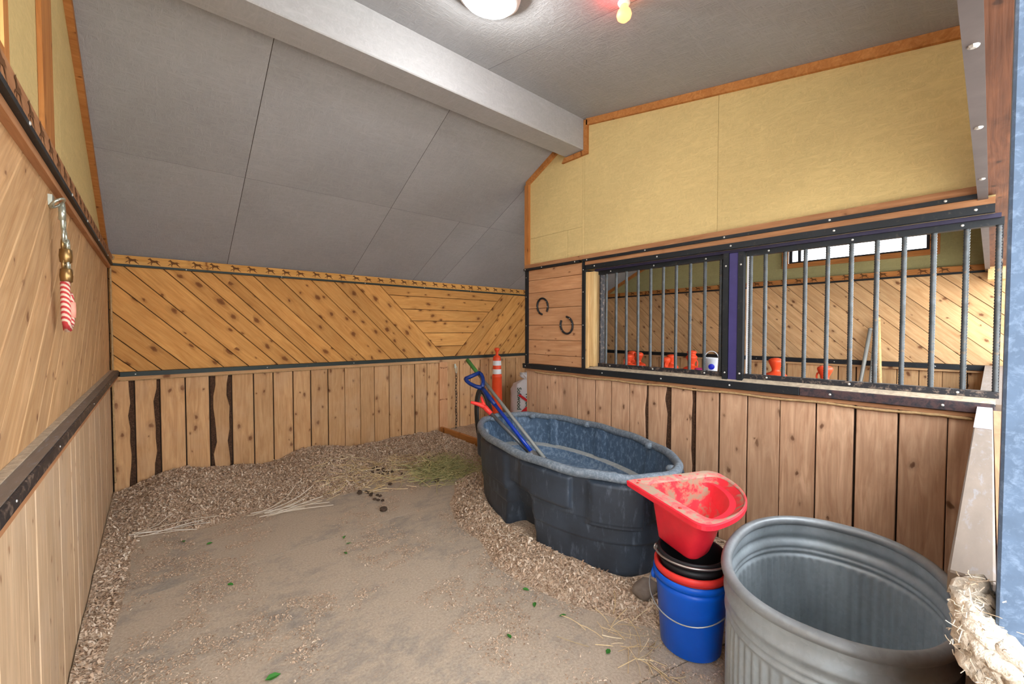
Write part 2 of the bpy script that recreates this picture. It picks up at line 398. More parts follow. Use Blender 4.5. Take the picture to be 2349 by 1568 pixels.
def lathe(prof, seg=24, cap0=True, cap1=True, angs=None):
    V = []; Fc = []
    for r, z in prof:
        for k in range(seg): a = 2 * math.pi * k / seg; V.append((r * math.cos(a), r * math.sin(a), z))
    for i in range(len(prof) - 1):
        for k in range(seg): l = (k + 1) % seg; Fc.append([i * seg + k, i * seg + l, (i + 1) * seg + l, (i + 1) * seg + k])
    if cap0: Fc.append(list(range(seg - 1, -1, -1)))
    if cap1: Fc.append([(len(prof) - 1) * seg + k for k in range(seg)])
    return V, Fc
def lathe_obj(name, prof, mat, parent=None, seg=24, loc=None, smooth=True, **kw):
    v, f = lathe(prof, seg, **kw); o = link(name, pyd(name, v, f, smooth), mat, parent)
    if loc is not None: o.location = loc
    return o
def bez(p0, p1, p2, p3, n):
    p0, p1, p2, p3 = map(Vector, (p0, p1, p2, p3)); R = []
    for i in range(n + 1):
        t = i / n; R.append(p0 * (1 - t) ** 3 + p1 * 3 * t * (1 - t) ** 2 + p2 * 3 * t * t * (1 - t) + p3 * t ** 3)
    return R
def rope_path(name, pts, r, mat, parent, step=0.012):
    P = [Vector(pts[0])]
    for a, b in zip(pts[:-1], pts[1:]):
        a, b = Vector(a), Vector(b); n = max(1, int((b - a).length / step))
        P += [a.lerp(b, (i + 1) / n) for i in range(n)]
    return tube_obj(name, P, r, mat, parent, seg=9, twist=0.9, lobes=3, lobe=0.22)
ME_SCREW = pyd('screw', *lathe([(0.0065, 0), (0.006, 0.002), (0.003, 0.0035)], 8))
ME_SCREW.materials.append(M['screw'])
def screw(fr, u, v, w, parent, s=1.0):
    R = Matrix((fr.U, fr.N.cross(fr.U), fr.N)).transposed().to_4x4()
    o = link('screw_head', ME_SCREW, None, parent, Matrix.Translation(fr.P(u, v, w)) @ R @ Matrix.Scale(s, 4)); return o
HORSE = [(-.50, .02), (-.44, .10), (-.34, .14), (-.26, .20), (-.05, .17), (.12, .22), (.24, .34), (.30, .44), (.34, .36), (.48, .28), (.46, .20), (.34, .22), (.26, .10), (.24, .00),
         (.40, -.08), (.52, -.20), (.48, -.24), (.36, -.14), (.20, -.06), (.26, -.22), (.18, -.36), (.14, -.35), (.18, -.22), (.10, -.06), (-.16, -.04), (-.24, -.14), (-.42, -.26), (-.50, -.34), (-.54, -.30), (-.40, -.16),
         (-.30, .00), (-.32, .08), (-.42, .05)]
def horse_mesh():
    me = pyd('horse_print', [(x * 0.085, y * 0.085, 0) for x, y in HORSE], [list(range(len(HORSE)))])
    bm = bmesh.new(); bm.from_mesh(me); bmesh.ops.triangulate(bm, faces=bm.faces); bm.to_mesh(me); bm.free(); me.materials.append(M['ink']); return me
ME_HORSE = horse_mesh()
def horse(fr, u, v, w, parent, flip=1):
    R = Matrix((fr.U * flip, Vector((0, 0, 1)), (fr.U * flip).cross(Vector((0, 0, 1))))).transposed().to_4x4()
    return link('horse_print', ME_HORSE, None, parent, Matrix.Translation(fr.P(u, v, w)) @ R)

# ============================================================ THE SETTING
roofB = lambda y: 2.11 + 0.49 * (5.0 - y)
roofF = lambda y: 3.348 - 0.187 * (2.436 - y)
FB = Frame((0, 5.0, 0), (1, 0, 0), (0, -1, 0))
FL = Frame((-0.285, 0, 0), (0, 1, 0), (1, 0, 0))
FR = Frame((2.97, 0, 0), (0, 1, 0), (-1, 0, 0))
FN = Frame((6.6, 0, 0), (0, 1, 0), (-1, 0, 0))
# ---- floor
floor = box('floor', -0.5, 7.0, -0.61, 5.3, -0.12, -0.03, 'dark_gap'); tag(floor, 'floor base under the dusty rubber mats of the stall', 'floor', kind='structure')
def quad_mat(pts):
    o = prism('rubber_mat', [(x, y, 0.0) for x, y in pts], (0, 0, -0.03), 'mat', floor); return o
quad_mat([(-0.235, -0.6), (0.42, -0.6), (1.26, 0.99), (1.72, 0.855), (2.95, 0.50), (2.95, 3.0), (-0.235, 3.0)])
quad_mat([(-0.235, 3.004), (2.95, 3.004), (2.95, 4.98), (-0.235, 4.98)])
quad_mat([(0.426, -0.6), (2.95, -0.6), (2.95, 0.494), (1.718, 0.849), (1.262, 0.984)])
quad_mat([(2.96, -0.02), (6.56, -0.02), (6.56, 4.98), (2.96, 4.98)])
gd = box('ground', -6, 13, -14, -0.62, -0.12, -0.012, 'aisle'); tag(gd, 'unseen sandy aisle ground in front of the stalls, pale to bounce light in', 'ground', kind='structure')  # out of view; added bright so sky light bounces up to the ceiling
# ---- roof
ceil = empty('ceiling'); tag(ceil, 'grey painted sloping ceiling of strand board panels', 'ceiling', kind='structure')
def roof_strip(y0, y1, fz, seams):
    for x0, x1 in zip(seams[:-1], seams[1:]):
        g = 0.002
        prism('ceiling_panel', [(x0 + g, y0, fz(y0)), (x1 - g, y0, fz(y0)), (x1 - g, y1, fz(y1)), (x0 + g, y1, fz(y1))], (0, 0, 0.0015), 'grey_paint', ceil)
    prism('roof_deck', [(-0.6, y0 - 0.05, fz(y0 - 0.05) + 0.002), (7, y0 - 0.05, fz(y0 - 0.05) + 0.002), (7, y1 + 0.05, fz(y1 + 0.05) + 0.002), (-0.6, y1 + 0.05, fz(y1 + 0.05) + 0.002)], (0, 0, 0.06), 'dark_gap', ceil)
roof_strip(2.66, 3.885, roofB, [-0.5, 0.575, 1.795, 3.015, 4.235, 5.455, 6.9])
roof_strip(3.888, 5.06, roofB, [-0.5, 0.575, 1.795, 2.60, 3.015, 4.235, 5.455, 6.9])
roof_strip(-0.45, 2.44, roofF, [-0.5, 0.66, 1.88, 3.10, 4.32, 5.54, 6.9])
beam = box('ceiling_beam', -0.3, 6.6, 2.44, 2.66, 3.08, 3.36, 'beam_paint', bev=0.006); tag(beam, 'grey painted boxed ridge beam running across the ceiling', 'beam', kind='structure')
# ---- back wall
wb = box('wall_back', -0.45, 6.75, 5.018, 5.16, 0, 2.14, 'dark_gap'); tag(wb, 'back wall of golden diagonal boards above upright raw boards', 'wall', kind='structure')
xs = [-0.28, -0.13, 0.042, 0.225, 0.413, 0.595, 0.783, 0.965, 1.153, 1.335, 1.522, 1.71, 1.897, 2.071, 2.264, 2.431, 2.624, 2.807, 2.99, 3.103, 3.336, 3.52, 3.703, 3.868, 4.03, 4.198, 4.409, 4.62, 4.8, 5.0]
def wavy_poly(u0, u1, v0, v1, wl=0.0, wr=0.0, seed=0):
    rr = random.Random(seed); n = 9; L = []; Rr = []
    for i in range(n + 1):
        v = v0 + (v1 - v0) * i / n
        L.append((u0 + (wl * rr.uniform(0.35, 1.0) if wl else 0), v)); Rr.append((u1 - (wr * rr.uniform(0.35, 1.0) if wr else 0), v))
    return L + Rr[::-1] if (wl or wr) else [(u0, v0), (u0, v1), (u1, v1), (u1, v0)][::-1]
barkR = {0: 0.05, 1: 0.05, 4: 0.045}; barkL = {4: 0.05}
for i, (a, b) in enumerate(zip(xs[:-1], xs[1:])):
    g = random.choice([0.003, 0.004, 0.006]); wl, wr = barkL.get(i, 0), barkR.get(i, 0)
    plank(FB, wavy_poly(a + g, b - g, 0.0, 1.035, wl, wr, i), math.pi / 2, 'wood_raw', wb, jit=0.004)
    for flag, u0, u1 in ((wl, a, a + wl), (wr, b - wr, b)):
        if flag: plank(FB, wavy_poly(u0 + 0.002, u1 - 0.001, 0, 1.034, 0.006, 0.006, 30 + i), math.pi / 2, 'bark', wb, th=0.008, jit=0.0, name='bark_edge')
for o in [c for c in wb.children if c.name.startswith('bark')]: o.location.y += 0.011
ZB, ZT = 1.087, 2.017
def seamline(xt, xb):     # through (xt,2.03),(xb,1.085): returns a,b,c with a*u+b*v=c
    dx, dz = xb - xt, 1.085 - 2.03; a, b = dz, -dx; n = math.hypot(a, b); a, b = a / n, b / n
    if a < 0: a, b = -a, -b
    return a, b, a * xt + b * 2.03
S = [(bx - 0.943, bx) for bx in (-0.109, 0.061, 0.268, 0.533)] + [(-.196, .745), (.072, 1.012), (.271, 1.227), (.432, 1.38), (.588, 1.536), (.782, 1.744), (1.017, 1.97), (1.342, 2.297), (1.59, 2.527), (1.821, 2.783), (2.139, 3.084)]
rect = [(-0.28, ZB), (3.6, ZB), (3.6, ZT), (-0.28, ZT)]
prev = None
for s in S:
    a, b, c = seamline(*s); p = clip(rect, a, b, c - 0.003)
    if prev: p = clip(p, -prev[0], -prev[1], -prev[2] - 0.003)
    if len(p) > 2: plank(FB, p, -math.pi / 4, 'wood_gold', wb, jit=0.0015)
    prev = (a, b, c)
tl = prev; tr = seamline(4.164, 3.25)
zz = [ZT, 1.902, 1.732, 1.581, 1.42, 1.237, ZB]
for z1, z0 in zip(zz[:-1], zz[1:]):
    p = [(2, z0 + .003), (4.3, z0 + .003), (4.3, z1 - .003), (2, z1 - .003)]
    p = clip(p, -tl[0], -tl[1], -tl[2] - 0.003); p = clip(p, tr[0], tr[1], tr[2] - 0.003)
    plank(FB, p, 0.0, 'wood_gold', wb, jit=0.0015)
rect2 = [(3.0, ZB), (5.1, ZB), (5.1, ZT), (3.0, ZT)]; prev = tr
for k, s in enumerate([(4.39, 3.522), (4.66, 3.77), (4.90, 4.00), (5.15, 4.24), (5.38, 4.48), (5.62, 4.74), (5.9, 5.0)]):
    a, b, c = seamline(*s); p = clip(rect2, a, b, c - 0.003); p = clip(p, -prev[0], -prev[1], -prev[2] - 0.003)
    plank(FB, p, math.pi / 4, 'wood_gold', wb, jit=0.0015); prev = (a, b, c)
# back wall trim and rail
t1 = box('trim_1', -0.28, 6.58, 4.965, 5.017, 2.031, 2.108, 'wood_horse'); tag(t1, 'horse stamped wooden trim board along the top of the back wall', 'trim', kind='structure')
box('angle_strip', -0.28, 6.58, 4.958, 5.016, 2.013, 2.031, 'green_iron', t1)
FBt = Frame((0, 4.964, 0), (1, 0, 0), (0, -1, 0))
for i in range(32): horse(FBt, -0.13 + i * 0.152 + random.uniform(-.015, .015), 2.069 + random.uniform(-.004, .004), 0.0015, t1, -1)
for u in (0.25, 1.05, 1.95, 2.75, 3.5): screw(FBt, u, 2.021, 0.007, t1, 0.8)
t2 = box('trim_2', -0.24, 6.58, 4.962, 5.0, 1.018, 1.048, 'wood_raw'); tag(t2, 'wooden ledge under the black rail of the back wall', 'trim', kind='structure')
box('angle_strip', -0.22, 6.58, 4.945, 5.0, 1.048, 1.087, 'green_iron', t2)
FBr = Frame((0, 4.944, 0), (1, 0, 0), (0, -1, 0))
for u in (-0.12, 0.9, 1.8, 2.7): screw(FBr, u, 1.066, 0.001, t2, 0.8)
rope_path('edge_rope', [(-0.23, 4.975, 1.014), (3.0, 4.975, 1.014)], 0.006, 'rope', t2)
rope_path('corner_rope', [(-0.268, 4.985, 0.12), (-0.268, 4.985, 1.0)], 0.007, 'rope', wb)
rope_path('corner_rope', [(-0.266, 4.985, 1.09), (-0.266, 4.985, 2.01)], 0.007, 'rope', wb)
cp = tube_obj('trim_knot', [Vector((-0.262 + 0.02 * math.cos(a), 4.95, 2.08 + 0.02 * math.sin(a))) for a in np.linspace(0, 9, 40)], 0.007, 'rope', t1)
# chain post board and hanging chain
box('chain_board', 2.985, 3.11, 4.972, 4.999, 0.03, 1.015, 'wood_panel', wb, grain='z')
chn = empty('hanging_chain', (3.235, 4.93, 0.95)); tag(chn, 'rusty stall chain hanging from a snap below the back rail', 'chain')
box('hook_plate', -0.012, 0.012, 0.035, 0.045, -0.03, 0.03, 'chrome', chn)
def oval(w, h, n=20): return [Vector((w * math.cos(a), 0, h * math.sin(a))) for a in np.linspace(0, 2 * math.pi, n, endpoint=False)]
ov, of = tube(oval(0.014, 0.03), 0.0042, 6, True); MEo = pyd('chain_link', ov, of, True); MEo.materials.append(M['chain'])
tube_obj('snap_hook', [p + Vector((0, 0.012, -0.05)) for p in oval(0.014, 0.05)], 0.0045, 'chrome', chn, closed=True)
for i in range(20):
    o = link('chain_link', MEo, None, chn); o.location = (0.004 * math.sin(i), 0.012, -0.12 - i * 0.043); o.rotation_euler = (0, 0, (i % 2) * math.pi / 2 + 0.4)
# ---- left wall
wl_ = box('wall_left', -0.42, -0.304, -0.2, 5.018, 0, 2.03, 'dark_gap'); tag(wl_, 'left wall of pale diagonal boards above upright boards', 'wall', kind='structure')
y = 0.2; k = 0
while y < 4.98:
    w = 0.145 + 0.02 * math.sin(k * 2.1); y2 = min(y + w, 4.985)
    plank(FL, [(y + .0015, 0), (y2 - .0015, 0), (y2 - .0015, 1.08), (y + .0015, 1.08)], math.pi / 2, 'wood_pale', wl_, jit=0.001); y = y2; k += 1
rectL = [(0.1, 1.08), (4.985, 1.08), (4.985, 2.005), (0.1, 2.005)]
a, b = 0.78, -1.0; nn = math.hypot(a, b); a, b = a / nn, b / nn; c = a * 0.0 + b * 2.1; k = 0
cmax = a * 5.0 + b * 1.0
while c < cmax:
    w = 0.14 + 0.02 * math.sin(k * 1.7); p = clip(rectL, a, b, c + w - 0.0018); p = clip(p, -a, -b, -c - 0.0018)
    if len(p) > 2: plank(FL, p, math.atan(0.78), 'wood_tan', wl_, jit=0.001)
    c += w; k += 1
t3 = box('trim_3', -0.304, -0.252, 0.0, 4.96, 2.03, 2.10, 'wood_trim2', grain='y'); tag(t3, 'horse stamped trim board capping the left wall', 'trim', kind='structure')
box('angle_strip', -0.304, -0.247, 0.0, 4.955, 2.013, 2.03, 'black_iron', t3)
FLt = Frame((-0.252, 0, 0), (0, 1, 0), (1, 0, 0))
for i in range(22): horse(FLt, 1.35 + i * 0.155, 2.066, 0.0015, t3, -1)
for u in (1.75, 2.55, 3.1, 3.7, 4.4): screw(FLt, u, 2.022, 0.006, t3)
box('trim_batten', -0.285, -0.262, 0.0, 4.955, 1.985, 2.012, 'wood_trim2', t3, grain='y')
t4 = box('trim_4', -0.285, -0.232, 0.3, 4.94, 1.045, 1.066, 'wood_trim2', grain='y'); tag(t4, 'wooden ledge under the steel rail of the left wall', 'trim', kind='structure')
box('angle_rail', -0.29, -0.225, 0.3, 4.945, 1.067, 1.104, 'rust_iron', t4, grain='y', bev=0.003)
box('rail_dust', -0.284, -0.231, 0.3, 4.94, 1.1045, 1.107, 'grey_cap', t4, grain='y')
box('dust_drift', -0.284, -0.262, 0.3, 4.94, 1.1075, 1.111, 'dust', t4, grain='y')
FLr = Frame((-0.225, 0, 0), (0, 1, 0), (1, 0, 0))
for u in (1.35, 1.9, 2.9, 3.9): screw(FLr, u, 1.088, 0.0, t4, 0.5)
# yellow gable above the left wall
wg = empty('wall_gable'); tag(wg, 'yellow painted gable panels above the left wall', 'wall', kind='structure')
def gable(pts, x=-0.30, d=-0.02, mat='yellow_paint', par=None): return prism('wall_panel', [(x, p[0], p[1]) for p in pts], (d, 0, 0), mat, par or wg)
gable([(1.86, 2.031), (2.78, 2.031), (2.78, roofB(2.78)), (2.66, roofB(2.66)), (2.44, roofF(2.44)), (1.86, roofF(1.86))])
gable([(2.783, 2.031), (5.015, 2.031), (5.015, 2.10), (2.783, roofB(2.783))])
gable([(-0.4, 2.80), (1.857, 2.80), (1.857, roofF(1.857)), (-0.4, roofF(-0.4))])
gable([(-0.4, 2.031), (0.55, 2.031), (0.55, 2.797), (-0.4, 2.797)])
gable([(0.553, 2.031), (1.857, 2.031), (1.857, 2.20), (0.553, 2.20)])
box('batten', -0.299, -0.285, 2.29, 2.50, 2.102, roofF(2.3), 'wood_trim', wg, grain='z')
def slopetrim(name, x, y0, y1, fz, w, mat, par, d=0.03):
    n = math.hypot(1, (fz(y1) - fz(y0)) / (y1 - y0))
    return prism(name, [(x, y0, fz(y0) - 0.001), (x, y1, fz(y1) - 0.001), (x, y1, fz(y1) - w * n), (x, y0, fz(y0) - w * n)], (d, 0, 0), mat, par)
slopetrim('slope_trim', -0.2995, 2.68, 4.96, roofB, 0.055, 'wood_trim', wg)
slopetrim('slope_trim', -0.2995, 0.0, 2.43, roofF, 0.055, 'wood_trim', wg)
w2 = empty('window_2'); tag(w2, 'bright window high in the left gable', 'window', kind='structure')
for y0, y1, z0, z1 in ((0.56, 0.60, 2.20, 2.79), (1.80, 1.857, 2.20, 2.79), (0.601, 1.799, 2.20, 2.23), (0.601, 1.799, 2.76, 2.79)):
    box('window_casing', -0.304, -0.295, y0, y1, z0, z1, 'wood_trim', w2, grain='y' if y1 - y0 > 0.5 else 'z')
NG = NT('window_glass'); NG.set(0.02, spec=0.3); NG.b.inputs['Transmission Weight'].default_value = 1.0; NG.b.inputs['IOR'].default_value = 1.02; M['glass'] = NG.m
box('pane', -0.3025, -0.3005, 0.601, 1.799, 2.231, 2.759, 'glass', w2)
# ---- right partition
wr = box('wall_right', 2.989, 3.09, 0.0, 3.20, 0, 1.055, 'dark_gap'); tag(wr, 'right partition of weathered upright boards under a barred opening', 'wall', kind='structure')
ys = [3.2, 3.036, 2.851, 2.689, 2.51, 2.299, 2.127, 1.946, 1.778, 1.584, 1.396, 1.228, 1.046, 0.86, 0.674, 0.491, 0.31, 0.132, 0.012]
barkY = {7: 0.03, 8: 0.055, 9: 0.03}
for i, (b_, a_) in enumerate(zip(ys[:-1], ys[1:])):
    g = random.choice([0.002, 0.0035, 0.006]); w = barkY.get(i, 0)
    plank(FR, wavy_poly(a_ + g, b_ - g, 0.0, 1.04, w, 0, 60 + i), math.pi / 2, 'wood_pink', wr, jit=0.003)
    if w:
        o = plank(FR, wavy_poly(a_ + 0.002, a_ + w, 0, 1.038, 0.004, 0.004, 90 + i), math.pi / 2, 'bark', wr, th=0.007, jit=0, name='bark_edge'); o.location.x += 0.010
t5 = box('trim_5', 2.962, 3.10, -0.02, 3.215, 1.062, 1.098, 'wood_trim2', grain='y'); tag(t5, 'dusty sill with a worn black steel edge along the right partition', 'sill', kind='structure')
box('angle_rail', 2.938, 2.961, 0.75, 3.225, 1.058, 1.108, 'black_iron', t5, grain='y', bev=0.004)
box('angle_rail', 2.938, 2.961, -0.02, 0.7495, 1.058, 1.108, 'brown_iron', t5, grain='y', bev=0.004)
box('rail_flange', 2.94, 2.956, -0.02, 3.22, 1.0985, 1.106, 'rust_iron', t5, grain='y')
prism('sill_dust', [(2.9565, -0.02, 1.0985), (2.9565, -0.02, 1.106), (3.007, -0.02, 1.128), (3.095, -0.02, 1.128), (3.095, -0.02, 1.0985)], (0, 2.40, 0), 'dust', t5)
box('rail_batten', 2.956, 2.969, 0.01, 3.2, 1.036, 1.057, 'wood_trim2', t5, grain='y')
rope_path('edge_rope', [(2.955, 0.05, 1.026)] + [(2.955, 0.05 + 0.1 * i, 1.026 + 0.004 * math.sin(i * 1.3)) for i in range(1, 31)], 0.0072, 'rope', t5)
FRr = Frame((2.937, 0, 0), (0, 1, 0), (-1, 0, 0))
for u in (0.15, 0.6, 1.15, 1.65, 2.2, 2.75, 3.18): screw(FRr, u, 1.083, 0.0, t5)
# horizontal board panel with upright iron strips
pn = box('wall_panel_post', 2.99, 3.09, 2.415, 3.20, 1.107, 2.07, 'dark_gap'); tag(pn, 'reddish horizontal boards at the far end of the right partition', 'wall', kind='structure')
zs = [1.108, 1.208, 1.355, 1.504, 1.675, 1.837, 1.965, 2.072]
for z0, z1 in zip(zs[:-1], zs[1:]): plank(FR, [(2.445, z0 + .0015), (3.165, z0 + .0015), (3.165, z1 - .0015), (2.445, z1 - .0015)], 0.0, 'wood_panel', pn, jit=0.0015)
for y0, y1 in ((3.168, 3.203), (2.412, 2.442)):
    box('angle_strip', 2.955, 3.0, y0, y1, 1.108, 2.071, 'black_iron', pn, grain='z')
    for z in (1.2, 1.5, 1.8, 2.0): screw(Frame((2.955, 0, 0), (0, 1, 0), (-1, 0, 0)), (y0 + y1) / 2, z, 0.0, pn, 0.8)
# upper yellow part of the partition
wu = empty('wall_upper'); tag(wu, 'yellow painted strand board partition above the barred opening', 'wall', kind='structure')
def upanel(pts): return prism('wall_panel', [(2.985, p[0], p[1]) for p in pts], (0.105, 0, 0), 'yellow_paint', wu)
upanel([(0.0, 2.0), (1.264, 2.0), (1.264, roofF(1.264)), (0.0, roofF(0.0))])
upanel([(1.266, 2.0), (2.437, 2.0), (2.437, roofF(2.437)), (1.266, roofF(1.266))])
upanel([(2.4385, 2.0), (2.465, 2.0), (2.465, 3.078), (2.4385, 3.078)])
upanel([(2.4665, 2.40), (3.2, 2.40), (3.2, roofB(3.2)), (2.663, roofB(2.663)), (2.663, 3.078), (2.4665, 3.078)])
upanel([(2.4665, 2.0), (2.64, 2.0), (2.64, 2.398), (2.4665, 2.398)])
upanel([(2.6425, 2.0), (3.2, 2.0), (3.2, 2.398), (2.6425, 2.398)])
slopetrim('slope_trim', 2.984, 2.69, 3.2, roofB, 0.05, 'wood_trim', wu, -0.025)
slopetrim('slope_trim', 2.984, 0.02, 2.41, roofF, 0.055, 'wood_trim', wu, -0.025)
prism('beam_trim', [(2.984, 2.437, 3.34), (2.984, 2.395, 3.33), (2.984, 2.395, 3.032), (2.984, 2.437, 3.074)], (-0.025, 0, 0), 'wood_trim', wu)
prism('beam_trim', [(2.984, 2.437, 3.074), (2.984, 2.395, 3.032), (2.984, 2.70, 3.032), (2.984, 2.67, 3.074)], (-0.025, 0, 0), 'wood_trim', wu)
box('corner_trim', 2.955, 3.10, 3.155, 3.212, 2.132, 2.955, 'wood_trim', wu, grain='z')
t6 = box('trim_6', 2.952, 2.984, 0.02, 3.21, 2.094, 2.132, 'wood_trim2', grain='y'); tag(t6, 'brown wooden band along the foot of the yellow partition', 'trim', kind='structure')
box('angle_strip', 2.944, 2.984, 0.04, 2.43, 2.072, 2.0935, 'black_iron', t6, grain='y')
box('angle_strip', 2.944, 2.984, 2.47, 3.215, 2.072, 2.0935, 'black_iron', t6, grain='y')
box('trim_band', 2.958, 2.984, 0.0, 2.41, 2.039, 2.0715, 'wood_trim2', t6, grain='y')
box('angle_strip', 2.95, 2.984, 0.0, 2.40, 2.0, 2.038, 'black_iron', t6, grain='y')
F6 = Frame((2.944, 0, 0), (0, 1, 0), (-1, 0, 0)); F6b = Frame((2.95, 0, 0), (0, 1, 0), (-1, 0, 0))
for u in (0.16, 0.62, 1.2, 1.8, 2.38, 2.52, 2.95, 3.19): screw(F6, u, 2.083, 0, t6)
for u in (0.06, 0.6, 1.16, 1.7, 2.3): screw(F6b, u, 2.02, 0, t6)
box('head_plate', 2.99, 3.08, -0.02, 2.325, 1.979, 1.9995, 'dark_purple', t6, grain='y')
# jamb of the opening
jb = empty('trim_7'); tag(jb, 'pale wooden jamb beside the barred opening', 'trim', kind='structure')
box('jamb_board', 2.972, 3.09, 2.385, 2.411, 1.108, 1.9785, 'wood_jamb', jb, grain='z')
box('jamb_stop', 2.985, 3.09, 2.33, 2.384, 1.13, 1.9785, 'wood_jamb', jb, grain='z')
# ---- grilles of ribbed bars
def rebar_mesh(h):
    seg = 8; prof = []; n = int(h / 0.007)
    V = []; Fc = []
    for i in range(n + 1):
        r = 0.0105 if i % 2 else 0.0128
        for k in range(seg): a = 2 * math.pi * k / seg; V.append((r * math.cos(a), r * math.sin(a), i * h / n + 0.003 * math.cos(a)))
    for i in range(n):
        for k in range(seg): l = (k + 1) % seg; Fc.append([i * seg + k, i * seg + l, (i + 1) * seg + l, (i + 1) * seg + k])
    me = pyd('bar', V, Fc, True); me.materials.append(M['rebar']); return me
ME_BAR = rebar_mesh(0.842)
post = empty('grille_post', (3.028, 1.152, 1.112)); tag(post, 'purple painted steel post dividing the two barred grilles', 'post')
box('post_body', -0.045, 0.045, -0.03, 0.03, 0, 0.866, 'purple', post, bev=0.004)
for s in (-1, 1):
    box('post_flange', -0.05, -0.012, s * 0.048 - 0.0175, s * 0.048 + 0.0175, 0, 0.866, 'black_iron', post, grain='z')
    for z in (0.05, 0.78): screw(Frame((-0.05, 0, 0), (0, 1, 0), (-1, 0, 0)), s * 0.048, z, 0.0, post)
def grille(y0, y1, bars, label):
    yc = (y0 + y1) / 2
    g = empty('bar_grille', (3.03, yc, 1.105)); tag(g, label, 'grille', 'barred grilles of the right partition')
    box('top_bar', -0.02, 0.02, y0 - yc, y1 - yc, 0.842, 0.878, 'black_iron', g, grain='y')
    box('bottom_bar', -0.022, 0.022, y0 - yc, y1 - yc, 0.0245, 0.055, 'rust_iron', g, grain='y')
    for yy in (y0 + 0.008, y1 - 0.008): box('side_bar', -0.006, 0.055, yy - yc - 0.007, yy - yc + 0.007, 0.0555, 0.8415, 'white_vinyl' if 1.0 < yy < 1.1 else 'rust_iron', g, grain='z')
    for b in bars:
        o = link('bar', ME_BAR, None, g); o.location = (0, b - yc, 0.026); o.rotation_euler[2] = random.uniform(0, 6); o.rotation_euler[0] = random.uniform(-.004, .004)
    for u in (0.12, 0.5, 0.88): screw(Frame((-0.02, 0, 0), (0, 1, 0), (-1, 0, 0)), y0 - yc + (y1 - y0) * u, 0.86, 0, g); screw(Frame((-0.022, 0, 0), (0, 1, 0), (-1, 0, 0)), y0 - yc + (y1 - y0) * u, 0.04, 0, g)
grille(1.222, 2.30, [2.23, 2.125, 2.021, 1.91, 1.797, 1.691, 1.583, 1.474, 1.364, 1.251], 'barred steel grille between the pale jamb and the purple post')
grille(-0.03, 1.083, [1.06, 0.971, 0.863, 0.753, 0.642, 0.531, 0.421, 0.312, 0.2, 0.088, -0.018], 'barred steel grille between the purple post and the front rail')
# ---- far wall of the next stall
wf = box('wall_far', 6.618, 6.75, -0.3, 5.018, 0, 2.06, 'dark_gap'); tag(wf, 'far wall of the next stall with diagonal boards seen through the bars', 'wall', kind='structure')
y = -0.15
yv = [-0.15, -0.022, 0.159, 0.345, 0.53, 0.719, 0.914, 1.088, 1.273, 1.459, 1.645, 1.842, 2.0, 2.128, 2.313, 2.48, 2.66, 2.83, 3.0, 3.2, 3.37, 3.56, 3.75, 3.93, 4.1, 4.3, 4.5, 4.7, 4.98]
for a_, b_ in zip(yv[:-1], yv[1:]):
    g = random.choice([0.002, 0.005, 0.009]); plank(FN, [(a_ + g, 0), (b_ - g, 0), (b_ - g, 1.03), (a_ + g, 1.03)], math.pi / 2, 'wood_far', wf)
rectN = [(-0.15, 1.085), (4.98, 1.085), (4.98, 2.062), (-0.15, 2.062)]
# seams fall toward the camera: v - 0.97u = const
c = -0.97 * 5.0 + 1.085; k = 0
nn = math.hypot(0.97, 1)
while c < 2.062 + 0.97 * 0.15:
    w = (0.17 + 0.03 * math.sin(k * 1.9)) * nn
    p = clip(rectN, -0.97 / nn, 1 / nn, (c + w) / nn - 0.002); p = clip(p, 0.97 / nn, -1 / nn, -c / nn - 0.002)
    if len(p) > 2: plank(FN, p, math.atan(0.97), 'wood_far', wf, jit=0.003)
    c += w; k += 1
t8 = box('trim_8', 6.57, 6.617, -0.1, 4.95, 2.082, 2.146, 'wood_trim', grain='y'); tag(t8, 'horse stamped trim board on the far wall of the next stall', 'trim', kind='structure')
box('angle_strip', 6.563, 6.617, -0.1, 4.95, 2.063, 2.0815, 'black_iron', t8, grain='y')
FNt = Frame((6.57, 0, 0), (0, 1, 0), (-1, 0, 0))
for i in range(25): horse(FNt, 0.18 + i * 0.17, 2.114, 0.0015, t8, 1)
t9 = box('trim_9', 6.545, 6.6, -0.1, 4.95, 1.03, 1.083, 'black_iron', grain='y'); tag(t9, 'black steel rail on the far wall of the next stall', 'trim', kind='structure')
box('rail_batten', 6.56, 6.599, -0.1, 4.95, 1.004, 1.0295, 'wood_far', t9, grain='y')
for u in (0.4, 1.3, 2.2): screw(Frame((6.545, 0, 0), (0, 1, 0), (-1, 0, 0)), u, 1.056, 0, t9)
wo = empty('wall_far_gable'); tag(wo, 'yellow gable, its shade painted in as olive, above the far wall of the next stall', 'wall', kind='structure')
def og(pts): return prism('wall_panel', [(6.618, p[0], p[1]) for p in pts], (0.05, 0, 0), 'shaded_yellow_paint', wo)
og([(-0.3, 2.06), (0.44, 2.06), (0.44, roofF(0.44)), (-0.3, roofF(-0.3))])
og([(1.87, 2.06), (2.66, 2.06), (2.66, roofB(2.66)), (2.44, roofF(2.44)), (1.87, roofF(1.87))])
og([(2.662, 2.06), (5.0, 2.06), (5.0, 2.108), (2.662, roofB(2.662))])
og([(0.4415, 2.06), (1.8685, 2.06), (1.8685, 2.34), (0.4415, 2.34)])
og([(0.4415, 2.76), (1.8685, 2.76), (1.8685, roofF(1.8685)), (0.4415, roofF(0.4415))])
slopetrim('slope_trim', 6.617, 2.68, 4.94, roofB, 0.05, 'wood_trim', wo, -0.03)
w1 = empty('window_1'); tag(w1, 'sliding window in the far gable seen through the bars', 'window', kind='structure')
